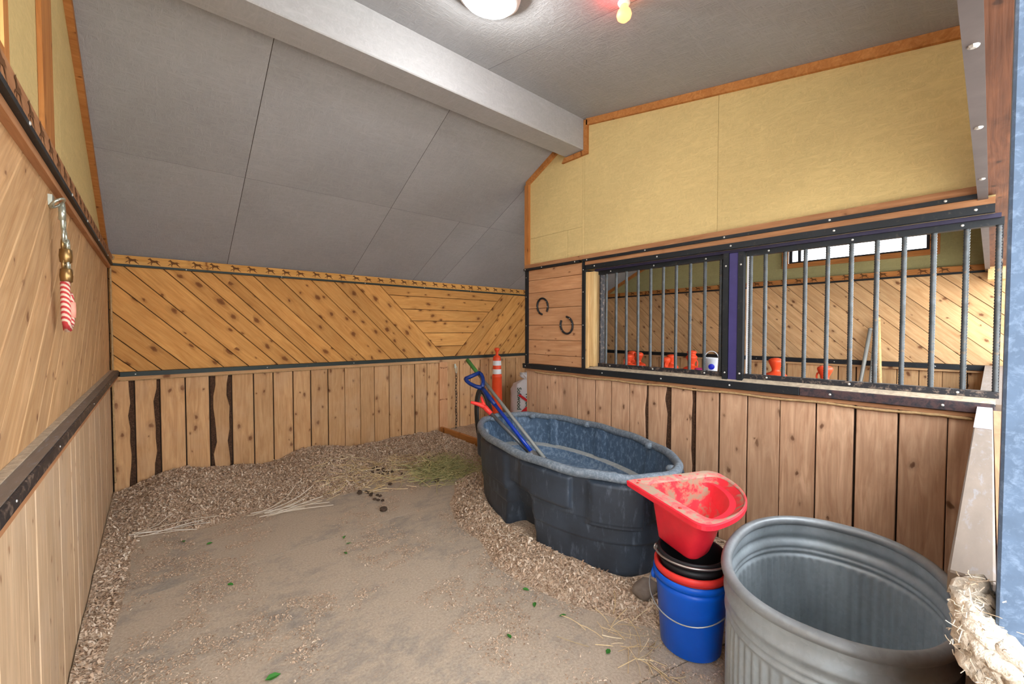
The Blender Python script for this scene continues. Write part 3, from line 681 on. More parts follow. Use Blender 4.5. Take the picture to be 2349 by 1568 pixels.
for y0, y1, z0, z1 in ((1.84, 1.91, 2.30, 2.80), (0.39, 0.47, 2.30, 2.80), (0.4705, 1.8395, 2.30, 2.36), (0.4705, 1.8395, 2.74, 2.80)):
    box('window_casing', 6.585, 6.616, y0, y1, z0, z1, 'wood_trim', w1, grain='y' if y1 - y0 > 0.5 else 'z')
for y0, y1, z0, z1 in ((1.80, 1.84, 2.36, 2.74), (0.47, 0.50, 2.36, 2.74), (0.5005, 1.7995, 2.36, 2.385), (0.5005, 1.7995, 2.715, 2.74), (1.70, 1.735, 2.3855, 2.7145)):
    box('window_frame', 6.62, 6.65, y0, y1, z0, z1, 'dark_frame', w1)
box('pane', 6.633, 6.637, 0.5005, 1.699, 2.386, 2.714, 'glass', w1); box('pane', 6.638, 6.641, 1.736, 1.7995, 2.386, 2.714, 'glass', w1)
# ---- front half wall, rail and header
wfr = box('wall_front', 0.90, 6.6, -0.085, -0.02, 0, 1.05, 'dark_gap'); tag(wfr, 'front half wall of the stalls under the capped rail', 'wall', kind='structure')
FF = Frame((0, 0.0, 0), (1, 0, 0), (0, 1, 0)); x = 0.905
while x < 6.55:
    x2 = min(x + 0.17, 6.58)
    if not (2.93 < x < 3.12): plank(FF, [(x + .002, 0), (min(x2, 2.965) - .002 if x < 2.96 else x2 - .002, 0), (min(x2, 2.965) - .002 if x < 2.96 else x2 - .002, 1.045), (x + .002, 1.045)], math.pi / 2, 'wood_header', wfr)
    x = x2
t10 = box('trim_10', 0.901, 2.936, -0.012, 0.036, 1.056, 1.09, 'grey_cap', bev=0.003); tag(t10, 'dusty grey steel capped rail of the front half wall', 'rail', kind='structure')
box('rail_back', 0.901, 2.936, -0.09, -0.014, 1.052, 1.080, 'wood_trim2', t10)
box('rail_end_plate', 2.30, 2.937, -0.011, 0.0365, 1.0905, 1.0925, 'pale_plate', t10)
box('rail_far', 3.105, 6.54, -0.09, 0.036, 1.056, 1.09, 'grey_cap', t10)
t11 = box('trim_11', 0.55, 6.6, -0.09, 0.03, 2.085, 2.34, 'wood_header'); tag(t11, 'rough dark wooden header over the front opening', 'beam', kind='structure')
box('angle_strip', 0.55, 6.58, 0.0315, 0.055, 2.07, 2.11, 'header_iron', t11)
box('header_flange', 0.55, 6.58, 0.022, 0.0545, 2.0645, 2.0695, 'header_iron', t11)
for u in (1.35, 1.9, 2.55): link('bolt', ME_SCREW, None, t11, Matrix.Translation((u, 0.038, 2.0645)) @ Matrix.Rotation(math.pi, 4, 'X') @ Matrix.Scale(1.6, 4))
box('header_panel', 0.55, 6.6, -0.06, -0.02, 2.341, 2.86, 'yellow_paint', t11)
box('header_end_block', 6.30, 6.56, -0.08, 0.034, 1.96, 2.0845, 'wood_jamb', t11)
dp = empty('door_post', (0.86, -0.08, 0)); tag(dp, 'scuffed steel door post, blue skylight painted into its colour, at the right edge of the view', 'post')
box('post_face', -0.04, 0.04, -0.10, 0.0685, 1.0505, 2.06, 'skylit_steel', dp, bev=0.003, grain='z')
box('post_base', -0.04, 0.038, -0.10, 0.079, 0.0, 1.05, 'skylit_steel', dp, bev=0.003, grain='z')
# ---- ceiling lamp and heat bulb
lm = empty('ceiling_lamp', (1.36, 1.745, roofF(1.745) - 0.001), (math.atan(0.187), 0, 0)); tag(lm, 'round white flush ceiling lamp glowing beside the ridge beam', 'lamp')
lathe_obj('lamp_base', [(0.10, 0), (0.155, 0), (0.165, -0.02), (0.158, -0.045), (0.142, -0.05)][::-1], 'lamp_ring', lm, 40)
lathe_obj('diffuser', [(0.141, -0.0515), (0.125, -0.066), (0.09, -0.08), (0.045, -0.088), (0.005, -0.09)], 'lamp_glow', lm, 40)
ld = bpy.data.lights.new('lamp_light', 'POINT'); ld.shadow_soft_size = 0.03; ld.energy = LAMP_POWER; ld.color = (1, 0.97, 0.93)
lo = bpy.data.objects.new('lamp_light', ld); COL.objects.link(lo); lo.parent = lm; lo.location = (0, 0, -0.125)
hb = empty('heat_bulb', (1.855, 1.265, roofF(1.265) - 0.001)); tag(hb, 'small glowing red heat bulb on the ceiling', 'bulb')
lathe_obj('bulb_socket', [(0.026, -0.015), (0.034, 0.0)], 'lamp_ring', hb, 20)
lathe_obj('bulb_glass', [(0.003, -0.095), (0.02, -0.091), (0.034, -0.078), (0.038, -0.062), (0.033, -0.045), (0.022, -0.030), (0.018, -0.0155)], 'bulb_glow', hb, 24)
ld = bpy.data.lights.new('bulb_light', 'POINT'); ld.energy = 0.8; ld.shadow_soft_size = 0.03; ld.color = (1, 0.05, 0.07)
lo = bpy.data.objects.new('bulb_light', ld); COL.objects.link(lo); lo.parent = hb; lo.location = (-0.06, 0.02, -0.07)

# ============================================================ BEDDING
def vnoise(x, y, seed=0):
    r = np.random.default_rng(seed); T = r.random((64, 64))
    xi = np.floor(x).astype(int); yi = np.floor(y).astype(int); fx = x - xi; fy = y - yi
    fx = fx * fx * (3 - 2 * fx); fy = fy * fy * (3 - 2 * fy)
    g = lambda a, b: T[a % 64, b % 64]
    return (g(xi, yi) * (1 - fx) + g(xi + 1, yi) * fx) * (1 - fy) + (g(xi, yi + 1) * (1 - fx) + g(xi + 1, yi + 1) * fx) * fy
TC, TA, TB, TR = (2.33, 2.11), 0.516, 0.991, -0.2
def tank_r(x, y):
    dx, dy = x - TC[0], y - TC[1]; co, si = math.cos(TR), math.sin(TR)
    return np.hypot((dx * co + dy * si) / TA, (-dx * si + dy * co) / TB)
def sm(t): t = np.clip(t, 0, 1); return t * t * (3 - 2 * t)
PX = [-.30, -.142, .039, .23, .467, .613, .842, 1.007, 1.179, 1.36, 1.749, 2.07, 2.301, 2.672, 2.939, 3.3, 7]
PZ = [.035, .075, .15, .165, .11, .10, .06, .08, .14, .15, .09, .07, .09, .09, .08, .07, .06]
EX = [-.3, -.07, .30, .64, 1.18, 1.74, 2.09, 2.5, 3.0, 3.1, 7]
EY = [3.6, 3.75, 3.70, 3.66, 3.66, 3.62, 3.45, 3.3, 3.3, 3.3, 3.3]
def heap(x, y):
    n1 = vnoise(x * 3.1 + 5, y * 3.1 + 9, 1); n2 = vnoise(x * 9 + 3, y * 9 + 1, 2); n3 = vnoise(x * 26, y * 26, 3)
    ye = np.interp(x, EX, EY) + (n1 - 0.5) * 0.28
    hb_ = np.interp(x, PX, PZ) * sm((y - ye) / (4.75 - ye)) ** 0.8
    hl = 0.055 * (1 - (x + 0.285) / (0.10 + 0.22 * n1 * sm((y - 2.0) / 2.2))) * sm((y - 1.4) / 1.5)
    d = (tank_r(x, y) - 0.93) * 0.6
    ht = 0.10 * (1 - sm(d / (0.30 + 0.14 * (n1 - 0.5)))) * (0.8 + 0.4 * n1) * sm((y - 0.55) / 0.5) * (x < 2.99)
    hbk = 0.03 * (n1 - 0.42) * sm((x - 1.15) / 0.4) * sm((1.7 - y) / 0.4) * (x < 2.99)
    h = np.maximum(np.maximum(hb_, hl), np.maximum(ht, hbk))
    h = h + (n2 - 0.5) * 0.022 * sm(h / 0.03) + (n3 - 0.5) * 0.010 * sm(h / 0.02)
    return h - 0.006
def heap_grid(x0, x1, y0, y1, st):
    X = np.arange(x0, x1 + st / 2, st); Y = np.arange(y0, y1 + st / 2, st); gx, gy = np.meshgrid(X, Y); Z = heap(gx, gy)
    nx, ny = len(X), len(Y); V = np.stack([gx.ravel(), gy.ravel(), Z.ravel()], 1); Fc = []
    zok = Z > -0.0055
    for j in range(ny - 1):
        for i in range(nx - 1):
            if zok[j, i] or zok[j, i + 1] or zok[j + 1, i] or zok[j + 1, i + 1]: k = j * nx + i; Fc.append((k, k + 1, k + nx + 1, k + nx))
    return V, Fc
V, Fc = heap_grid(-0.28, 2.96, 0.3, 4.99, 0.022)
hp = link('wood_shavings', pyd('wood_shavings', V, Fc, True), 'heap'); tag(hp, 'bed of wood shavings banked along the walls and around the black tank', 'shavings', kind='stuff')
V, Fc = heap_grid(3.10, 4.9, 3.1, 4.99, 0.05)
hp2 = link('wood_shavings', pyd('wood_shavings', V, Fc, True), 'heap'); tag(hp2, 'shavings on the floor beyond the threshold board', 'shavings', kind='stuff')
def flakes(n, xr, yr, keep, size, mat, zlift=0.003, tilt=0.5):
    x = RNG.uniform(*xr, n); y = RNG.uniform(*yr, n); h = heap(x, y); k = keep(x, y, h); x, y, h = x[k], y[k], np.maximum(h[k], 0)
    m = len(x); a = RNG.uniform(0, 2 * np.pi, m); L = RNG.uniform(size[0], size[1], m) * RNG.uniform(.6, 1, m); Wd = L * RNG.uniform(.22, .5, m)
    tx = RNG.normal(0, tilt, m); ty = RNG.normal(0, tilt, m)
    ux = np.stack([np.cos(a), np.sin(a), np.tan(np.clip(tx, -1, 1))], 1); ux /= np.linalg.norm(ux, axis=1)[:, None]
    uy = np.stack([-np.sin(a), np.cos(a), np.tan(np.clip(ty, -1, 1))], 1); uy /= np.linalg.norm(uy, axis=1)[:, None]
    c = np.stack([x, y, h + zlift + np.abs(ux[:, 2]) * L * .35], 1); up = np.array([0, 0, 1.0])
    V = np.empty((m, 6, 3)); bow = (L * .18)[:, None] * up
    for i, (s, t) in enumerate(((-1, -1), (0, -1), (1, -1), (1, 1), (0, 1), (-1, 1))):
        V[:, i] = c + ux * (L * s / 2)[:, None] + uy * (Wd * t / 2)[:, None] + (bow if s == 0 else 0)
    idx = np.arange(m)[:, None] * 6; Q = np.concatenate([idx + np.array([0, 1, 4, 5]), idx + np.array([1, 2, 3, 4])], 0)
    me = bpy.data.meshes.new('flakes'); me.vertices.add(m * 6); me.vertices.foreach_set('co', V.reshape(-1)); me.loops.add(len(Q) * 4); me.polygons.add(len(Q))
    me.loops.foreach_set('vertex_index', Q.reshape(-1).astype(np.int32)); me.polygons.foreach_set('loop_start', np.arange(0, len(Q) * 4, 4, dtype=np.int32)); me.polygons.foreach_set('loop_total', np.full(len(Q), 4, dtype=np.int32)); me.update(calc_edges=True); me.validate()
    return me
outside = lambda x, y: tank_r(x, y) > 0.95
o = link('wood_flakes', flakes(150000, (-0.27, 2.93), (0.5, 4.96), lambda x, y, h: (h > 0.004) & outside(x, y), (0.012, 0.032), 'flake'), 'flake'); o.parent = hp; tag(o, kind='stuff')
patch = lambda x, y: vnoise(x * 4.0, y * 4.0, 5) * vnoise(x * 13, y * 13, 6)
sc = flakes(130000, (-0.2, 2.2), (0.5, 4.2), lambda x, y, h: (h <= 0.004) & (patch(x, y) + RNG.uniform(-.12, .12, len(x)) > 0.36 - 0.12 * sm((x - 0.9) / 0.6) * sm((2.0 - y) / 0.8)) & outside(x, y), (0.005, 0.016), 'flake', 0.002, 0.2)
o = link('loose_flakes', sc, 'flake'); tag(o, 'loose wood flakes scattered over the dusty rubber mat', 'flakes', kind='stuff')
def strands(n, fn, r, mat, seg=4):
    V = []; Fc = []
    for i in range(n):
        P = fn(i); v, f = tube(P, r * random.uniform(.6, 1.1), 3, caps=False); k = len(V); V += v; Fc += [[q + k for q in ff] for ff in f]
    return pyd('strands', V, Fc)
def lying(cx, cy, sx, sy, lmin, lmax, zl=0.01, ang=None, spread=3.2, zr=0.03):
    def fn(i):
        x, y = random.gauss(cx, sx), random.gauss(cy, sy); a = (ang if ang is not None else 0) + random.uniform(-spread, spread); L = random.uniform(lmin, lmax); b = random.uniform(-.5, .5); z1 = random.uniform(0, zr); P = []
        for t in (0, .33, .66, 1):
            xx, yy = x + L * t * math.cos(a + b * t), y + L * t * math.sin(a + b * t)
            if tank_r(np.array(xx), np.array(yy)) < 1.0 and False: pass
            P.append(Vector((min(xx, 2.92), min(yy, 4.94), max(0, float(heap(np.array(xx), np.array(yy)))) + zl + z1 * (t if i % 2 else 1 - t))))
        return P
    return fn
hay = link('hay_tuft', strands(1000, lying(2.22, 3.64, 0.15, 0.14, 0.05, 0.20, zr=0.07), 0.0026, 'hay'), 'hay'); tag(hay, 'tuft of greenish hay on the shavings by the far end of the black tank', 'hay', kind='stuff')
hay2 = link('straw_litter', strands(260, lying(1.75, 3.95, 0.28, 0.2, 0.06, 0.26), 0.0028, 'straw'), 'straw'); tag(hay2, 'dry straw stalks strewn on the shavings near the back wall', 'straw', kind='stuff')
sb = link('straw_litter', strands(40, lying(1.62, 1.05, 0.10, 0.10, 0.06, 0.18), 0.0018, 'straw'), 'straw'); tag(sb, 'straw stalks lying in front of the blue bucket', 'straw', kind='stuff')
tw = link('stalk_bundle', strands(16, lying(0.62, 3.68, 0.05, 0.05, 0.25, 0.55, 0.014, 0.12, 0.16, 0.03), 0.0042, 'twig'), 'twig'); tag(tw, 'fan of pale dry stalks lying at the edge of the shavings bank', 'stalks', kind='stuff')
tw2 = link('stalk_bundle', strands(6, lying(-0.1, 3.9, 0.05, 0.05, 0.2, 0.5, 0.014, -0.1, 0.3, 0.03), 0.0034, 'twig'), 'twig'); tag(tw2, 'few thin stalks lying near the left wall corner', 'stalks', kind='stuff')
def lump(name, loc, r, mat, label, cat, seed, sq=(1, .8, .6), group=None):
    bm = bmesh.new(); bmesh.ops.create_icosphere(bm, subdivisions=2, radius=1); rr = random.Random(seed)
    for v in bm.verts: v.co *= rr.uniform(.78, 1.12); v.co = Vector((v.co.x * sq[0] * r, v.co.y * sq[1] * r, v.co.z * sq[2] * r))
    me = bpy.data.meshes.new(name); bm.to_mesh(me); bm.free(); me.polygons.foreach_set('use_smooth', [True] * len(me.polygons))
    o = link(name, me, mat); z = max(0, float(heap(np.array(loc[0]), np.array(loc[1])))); o.location = (loc[0], loc[1], z + r * sq[2] * .75); o.rotation_euler[2] = seed; return tag(o, label, cat, group)
lump('dung_lump', (1.367, 3.648), .032, 'manure', 'round dark dung lump on bare floor left of the dark trail', 'dung', 1)
lump('dung_lump', (1.38, 3.171), .034, 'manure', 'dark dung lump lying alone nearest the middle of the floor', 'dung', 2)
lump('dung_lump', (2.04, 3.46), .032, 'manure', 'reddish dark dung lump below the green hay tuft', 'dung', 3)
for i in range(9): lump('dung_crumb', (1.44 + random.gauss(0, .03), 3.36 + i * .035), .018, 'manure', 'dark crumb in the dung trail on the bare floor', 'dung', 10 + i, group='dark dung trail')
for i in range(14): lump('dung_crumb', (1.75 + random.gauss(0, .07), 3.95 + random.gauss(0, .1)), .022, 'manure', 'dark crumb in the dung patch on the shavings left of the hay', 'dung', 30 + i, group='dark dung patch')
lump('stone', (1.945, 1.17), .075, 'stone', 'grey brown stone between the black tank and the blue bucket', 'stone', 50, (1.0, .7, .7))
lf = pyd('leaf', [(-.018, 0, 0), (-.006, .010, .003), (.008, .009, .004), (.022, 0, .001), (.008, -.009, .004), (-.006, -.010, .003), (0, 0, .0005)], [[0, 6, 1], [1, 6, 2], [2, 6, 3], [3, 6, 4], [4, 6, 5], [5, 6, 0]]); lf.materials.append(M['leaf'])
for i, (x, y) in enumerate([(.352, 1.933), (1.249, 1.462), (1.55, 1.393), (1.50, 1.549), (1.55, 1.674), (1.525, 1.1), (.923, 2.717), (.982, 2.827), (.99, 2.937), (.309, 2.809), (.266, 3.447), (.135, 3.598)]):
    o = link('green_leaf', lf); o.location = (x, y, max(0, float(heap(np.array(x), np.array(y)))) + .006); o.rotation_euler = (0.2, 0.1, i * 1.3); o.scale = (1.5, 1.5, 1.5) if i == 0 else (1, 1, 1); tag(o, 'green leaf fragment on the floor nearest the bottom edge' if i == 0 else 'small green leaf fragment lying on the dusty floor', 'leaf', 'green leaf fragments')

# ============================================================ OBJECTS
def oval_pt(th, a, b, n=2.0):
    c, s = math.cos(th), math.sin(th); return a * math.copysign(abs(c) ** (2 / n), c), b * math.copysign(abs(s) ** (2 / n), s)
def loft(rows, seg, close_top=False, close_bot=False):
    """rows: list of lists of seg points"""
    V = [p for r in rows for p in r]; Fc = []
    for i in range(len(rows) - 1):
        for k in range(seg): l = (k + 1) % seg; Fc.append([i * seg + k, i * seg + l, (i + 1) * seg + l, (i + 1) * seg + k])
    if close_bot: Fc.append(list(range(seg - 1, -1, -1)))
    if close_top: Fc.append([(len(rows) - 1) * seg + k for k in range(seg)])
    return V, Fc
# ---- black oval stock tank
tk = empty('stock_tank', (TC[0], TC[1], 0.045), (0, 0, TR)); tag(tk, 'large oval black plastic stock tank with scuffed grey rim', 'tank')
SEG = 320; TZ = 0.60
def wrapd(a, b): return (a - b + math.pi) % (2 * math.pi) - math.pi
PANELS = [(2 * math.pi * (i + 0.5) / 10 + 0.12, 0.25, 0.36 if i % 2 else 0.30) for i in range(10)]
NOTCH = math.radians(190)
def outer_s(th, z):
    s = 0.915 + 0.03 * z / TZ
    s += 0.016 * float(sm((z - 0.205) / 0.015)) + 0.010 * float(sm((z - 0.33) / 0.012))
    for pc, hw, zb in PANELS:
        d = abs(wrapd(th, pc)); e = float(sm((hw - d) / 0.025)) * float(sm((z - zb) / 0.015)) * float(sm((0.565 - z) / 0.012)); s += 0.042 * e
    d = abs(wrapd(th, NOTCH)); wv = 0.10 + 0.06 * max(0, (0.34 - z) / 0.34)
    s -= (0.30 - 0.24 * (z / 0.40)) * float(sm((wv + 0.03 - d) / 0.035)) * float(sm((0.40 - z) / 0.03))
    return s
rows = []
for z in np.unique(np.concatenate([np.linspace(0, TZ - 0.03, 46), np.array([0.205, 0.22, 0.3, 0.32, 0.33, 0.345, 0.36, 0.38, 0.54, 0.555])])):
    r = []
    for k in range(SEG):
        th = 2 * math.pi * k / SEG; s = outer_s(th, z); s *= (1 - 0.03 * max(0, 1 - z / 0.03)); x, y = oval_pt(th, TA * s, TB * s, 2.12); r.append((x, y, float(z)))
    rows.append(r)
V, Fc = loft(rows, SEG, close_bot=True); link('tank_wall', pyd('tank_wall', V, Fc, True), 'tank_black', tk)
def liner(prof, name, mat, cap=False):
    rows = []
    for z, s0 in prof:
        r = []
        for k in range(SEG):
            th = 2 * math.pi * k / SEG; s = s0
            if z > .35:
                for pc, hw, zb in PANELS: s -= 0.022 * float(sm((0.07 - abs(wrapd(th, pc + 0.31))) / 0.03))
            d = abs(wrapd(th, NOTCH))
            if z < .37: s -= 0.06 * float(sm((0.24 - d) / 0.08))
            x, y = oval_pt(th, TA * max(s, .005), TB * max(s, .005), 2.12); r.append((x, y, float(z)))
        rows.append(r)
    V, Fc = loft(rows, SEG, close_top=cap); return link(name, pyd(name, V, [f[::-1] for f in Fc], True), mat, tk)
liner([(TZ - 0.02, .955), (.50, .935), (.45, .925), (.40, .915), (.365, .905), (.352, .90)], 'tank_liner', 'tank_inner')
liner([(.352, .90), (.346, .885), (.344, .835), (.336, .822)], 'inner_ledge', 'ledge')
liner([(.336, .822), (.30, .81), (.275, .80), (.27, .78), (.268, .6), (.267, .3), (.266, .08)], 'tank_floor', 'tank_floor', True)
rim = tube_obj('rim', [(*oval_pt(2 * math.pi * k / 160, TA * .965, TB * .965, 2.12), TZ - .005 + .004 * math.sin(k * .5)) for k in range(160)], 0.027, 'tank_rim', tk, seg=14, closed=True)
for i in range(8):
    th = 2 * math.pi * (i + .35) / 8; x, y = oval_pt(th, TA * .925, TB * .925, 2.12)
    lathe_obj('rim_lug', [(0.03, -0.03), (0.032, -0.008), (0.022, 0.006), (0.006, 0.011)], 'tank_rim', rim, 12, (x, y, TZ + .005))
ib = box('inner_block', 0.02, 0.2, -0.62, -0.44, 0.255, 0.30, 'tank_inner', tk, bev=0.02)
# ---- galvanised stock tank
GC, GA, GB, GR, GN, GZ = (1.884, 0.368), 0.46, 0.345, 0.12, 2.3, 0.57
gt = empty('steel_tub', (GC[0], GC[1], 0.004), (0, 0, GR)); tag(gt, 'galvanised steel oval stock tank with fluted sides and rolled rim', 'tank')
GS = 320
def gal(off, inner):
    rows = []
    zs_ = np.concatenate([np.linspace(0.0, 0.36, 13), np.linspace(0.375, 0.555, 37)])
    if inner: zs_ = zs_[zs_ > 0.02]
    for z in zs_:
        r = []
        for k in range(GS):
            th = 2 * math.pi * k / GS
            fl = 0.0045 * math.cos(64 * th) * float(sm((0.40 - z) / 0.03)) * float(sm(z / 0.04))
            bd = 0.012 * math.exp(-((z - 0.50) / 0.016) ** 2) * 0 + 0.013 * math.exp(-((z - 0.475) / 0.018) ** 2) + 0.009 * math.exp(-((z - 0.405) / 0.009) ** 2) + 0.006 * math.exp(-((z - 0.43) / 0.007) ** 2)
            x, y = oval_pt(th, GA - 0.02 + fl + bd - off, GB - 0.02 + fl + bd - off, GN); r.append((x, y, float(z)))
        rows.append(r)
    return rows
V, Fc = loft(gal(0, False), GS, close_bot=True); link('tub_wall', pyd('tub_wall', V, Fc, True), 'galv', gt)
rows = gal(0.004, True); V, Fc = loft(rows, GS, close_bot=True); link('tub_lining', pyd('tub_lining', V, [f[::-1] for f in Fc], True), 'galv', gt)
tube_obj('rolled_rim', [(*oval_pt(2 * math.pi * k / 200, GA - .016, GB - .016, GN), GZ - .012) for k in range(200)], 0.0195, 'galv_rim', gt, seg=14, closed=True)
# ---- buckets, nested
BX, BY = 1.86, 0.885
def bucket(name, z0, h, r0, r1, mat, label, bail, tiltv=(0, 0), lip=0.012, wall=0.004, lipmat=None):
    b = empty(name, (BX, BY, z0), (tiltv[0], tiltv[1], 0)); tag(b, label, 'bucket', 'nested buckets beside the steel tub')
    rr = lambda t: r0 + (r1 - r0) * t
    bd = lathe_obj('bucket_body', [(r0 - .01, 0), (r0, 0.008), (rr(.8), h * .8), (rr(.86) + .003, h * .82), (rr(.92) + .004, h * .93), (r1, h - .03), (r1 + lip, h - .028), (r1 + lip, h - .004), (r1 + lip * .5, h), (r1 - wall, h - .004), (rr(.5) - wall, h * .5), (r0 - wall, .02), (.002, .015)], mat, b, 48)
    if bail: bail(b, h, r1, bd)
    return b
def blue_bail(b, h, r1, bd):
    ea = math.radians(-78)
    for s in (0, math.pi):
        e = Vector((math.cos(ea + s), math.sin(ea + s), 0)); p = e * (r1 + .002)
        ear = lathe_obj('bail_ear', [(.026, 0), (.026, .016), (.018, .02)], 'blue_bucket', bd, 20); ear.location = (p.x, p.y, h - .075); ear.rotation_euler = (0, math.pi / 2, math.atan2(e.y, e.x))
    e0 = Vector((math.cos(ea), math.sin(ea), 0)); sd = Vector((math.cos(ea - math.pi / 2), math.sin(ea - math.pi / 2), 0)); P = []
    for t in np.linspace(0, math.pi, 30):
        q = e0 * math.cos(t) * (r1 + .026) + sd * math.sin(t) * (r1 + .022); P.append((q.x, q.y, h - .075 - .085 * math.sin(t)))
    tube_obj('bail', P, .0032, 'wire', b, 6)
def black_bail(b, h, r1, bd):
    ea = math.radians(-62); e0 = Vector((math.cos(ea), math.sin(ea), 0)); sd = Vector((math.cos(ea - math.pi / 2), math.sin(ea - math.pi / 2), 0)); P = []
    for t in np.linspace(0, math.pi, 30):
        q = e0 * math.cos(t) * (r1 + .018) + sd * math.sin(t) * (r1 + .026); P.append((q.x, q.y, h - .02 + .012 * math.sin(t)))
    tube_obj('bail', P, .0042, 'wire', b, 6)
    for s in (1, -1): tube_obj('bail_eye', [(e0.x * s * (r1 + .016) + .012 * math.cos(a), e0.y * s * (r1 + .016), h - .022 + .012 * math.sin(a)) for a in np.linspace(0, 6.28, 12, endpoint=False)], .004, 'wire', b, 6, True)
bucket('bucket', 0.004, 0.35, 0.130, 0.156, 'blue_bucket', 'bright blue plastic bucket with wire bail at the bottom of the stack', blue_bail, lip=0.009)
bucket('bucket', 0.045, 0.345, 0.112, 0.149, 'red_bucket', 'red plastic bucket nested between the blue and black buckets', None, lip=0.012)
bucket('bucket', 0.09, 0.36, 0.10, 0.139, 'black_bucket', 'black rubber bucket with wire bail under the red corner feeder', black_bail, lip=0.008)
# ---- red corner feeder
def feeder():
    T, A, B = Vector((1.79, 1.187, 0)), Vector((2.29, 0.967, 0)), Vector((1.605, 0.69, 0)); Z = 0.70
    ex = (A - T).normalized(); ey = Vector((-ex.y, ex.x, 0)); ey = ey if ey.dot(B - T) > 0 else -ey
    L = 0.53
    fd = empty('corner_feeder', (T.x, T.y, 0.445)); tag(fd, 'red plastic corner feeder balanced on the stacked buckets', 'feeder')
    H = Z - 0.445
    def outline(off, cr, L1, n=26):
        # corner at (off,off); straight legs; curved front; corner radii cr
        P = []
        for a in np.linspace(math.pi, 1.5 * math.pi, 7): P.append((off + cr + cr * math.cos(a), off + cr + cr * math.sin(a)))
        R = L1 - off; k = min(.06, R * .18); a0 = k / R; A0 = Vector((off + R - k, off)); A1 = Vector((off + R * math.cos(a0), off + R * math.sin(a0))); Ac = Vector((off + R, off))
        arc = [A0 * (1 - t) ** 2 + Ac * 2 * t * (1 - t) + A1 * t * t for t in np.linspace(0, 1, 6)]
        P += [(p.x, p.y) for p in arc]
        for t in np.linspace(0, 1, n)[1:-1]:
            a = a0 + t * (math.pi / 2 - 2 * a0); P.append((off + R * math.cos(a), off + R * math.sin(a)))
        P += [(p.y, p.x) for p in arc[::-1]]
        return P
    def ring(off, cr, L1, z): return [(ex * p[0] + ey * p[1]) + Vector((0, 0, z)) for p in outline(off, cr, L1)]
    n = len(outline(0, .01, L))
    flip = ex.cross(ey).z < 0
    fx = lambda F_: [f[::-1] for f in F_] if flip else F_
    rows = [ring(.11, .04, .33, 0.0), ring(.098, .045, .345, .012), ring(.075, .04, .43, H - .03)]
    V, Fc = loft(rows, n, close_bot=True); link('basin_wall', pyd('basin_wall', V, fx(Fc), True), 'red_plastic', fd)
    rows = [ring(.072, .04, .43, H - .03), ring(.0, .012, L - .012, H - .028), ring(-.002, .012, L, H - .022), ring(-.002, .012, L, H - .004), ring(.004, .012, L - .008, H)]
    V, Fc = loft(rows, n); link('lip_edge', pyd('lip_edge', V, fx(Fc), False), 'red_plastic', fd)
    rows = [ring(.004, .012, L - .008, H + .0003), ring(.068, .035, L - .035, H + .0003), ring(.072, .035, L - .042, H - .006)]
    V, Fc = loft(rows, n); lipo = link('lip', pyd('lip', V, fx(Fc), True), 'lip_dirty', fd)
    rows = [ring(.073, .035, L - .044, H - .006), ring(.082, .04, .425, H - .05), ring(.106, .04, .335, .016), ring(.13, .03, .30, .010)]
    V, Fc = loft(rows, n, close_top=True); link('basin', pyd('basin', V, fx(Fc), True), 'red_dirty', fd)
    for p in ((.055, .03), (.03, .055), (.30, .03), (.03, .36)):
        q = ex * p[0] + ey * p[1]; lathe_obj('screw_hole', [(.008, 0), (.007, .0012)], 'red_bucket', lipo, 10, (q.x, q.y, H + .001))
feeder()
# ---- tools leaning in the tank
def along(a, b, t): return Vector(a).lerp(Vector(b), t)
def tool_root(name, base, label, cat): o = empty(name, base); return tag(o, label, cat)
def rel(o, pts): b = o.location; return [Vector(p) - b for p in pts]
a, b = Vector((2.4715, 2.50, 0.335)), Vector((2.47, 3.45, 0.975))
sh = tool_root('shovel', a, 'blue D-handled shovel leaning in the black tank', 'shovel')
d = (b - a).normalized(); sd = Vector((0.78, -0.62, 0)); sd = (sd - d * sd.dot(d)).normalized(); upn = d.cross(sd)
L = (b - a).length
tube_obj('shaft', [d * (0.12), d * (L - .40)], .017, 'shaft_blue', sh, 12)
tube_obj('handle_socket', [d * (L - .42), d * (L - .30), d * (L - .16)], [.019, .023, .021], 'shovel_blue', sh, 12)
g0 = d * (L - .17); grip = []
for t, w, r in ((0, 0.0, .02), (.05, .042, .016), (.11, .074, .015), (.165, .086, .015), (.195, .08, .016)): grip.append(g0 + d * t + sd * w)
tube_obj('d_grip', grip, [.024, .020, .019, .019, .020], 'shovel_blue', sh, 10)
tube_obj('d_grip', [g0 + d * t - sd * w for t, w in ((0, 0), (.05, .042), (.11, .074), (.165, .086), (.195, .08))], [.024, .020, .019, .019, .020], 'shovel_blue', sh, 10)
tube_obj('d_grip_bar', [g0 + d * .195 - sd * .083, g0 + d * .195 + sd * .083], .0205, 'shovel_blue', sh, 10)
bl = []; nb = 8
for i in range(nb + 1):
    t = i / nb; w = .12 * min(1, .35 + t * 1.8) if t < .4 else .12 * (1 - max(0, t - .7) ** 2 * 4)
    bl.append([d * (.14 * (1 - t)) + sd * (w * s * .5) + upn * (.03 * (s * s) - .01 + .02 * t) for s in (-1, -.5, 0, .5, 1)])
V = [p for r in bl for p in r] + [p - upn * .003 for r in bl for p in r]; m = 5 * (nb + 1); Fc = []
for i in range(nb):
    for k in range(4): q = i * 5 + k; Fc.append([q, q + 1, q + 6, q + 5]); Fc.append([m + q, m + q + 5, m + q + 6, m + q + 1])
link('blade', pyd('blade', V, Fc, True), 'shaft_dark', sh)
a, b = Vector((2.5215, 2.45, 0.332)), Vector((2.573, 3.711, 1.133))
gp = tool_root('broom_handle', a, 'grey pole with green end grip leaning in the black tank', 'pole'); d = b - a
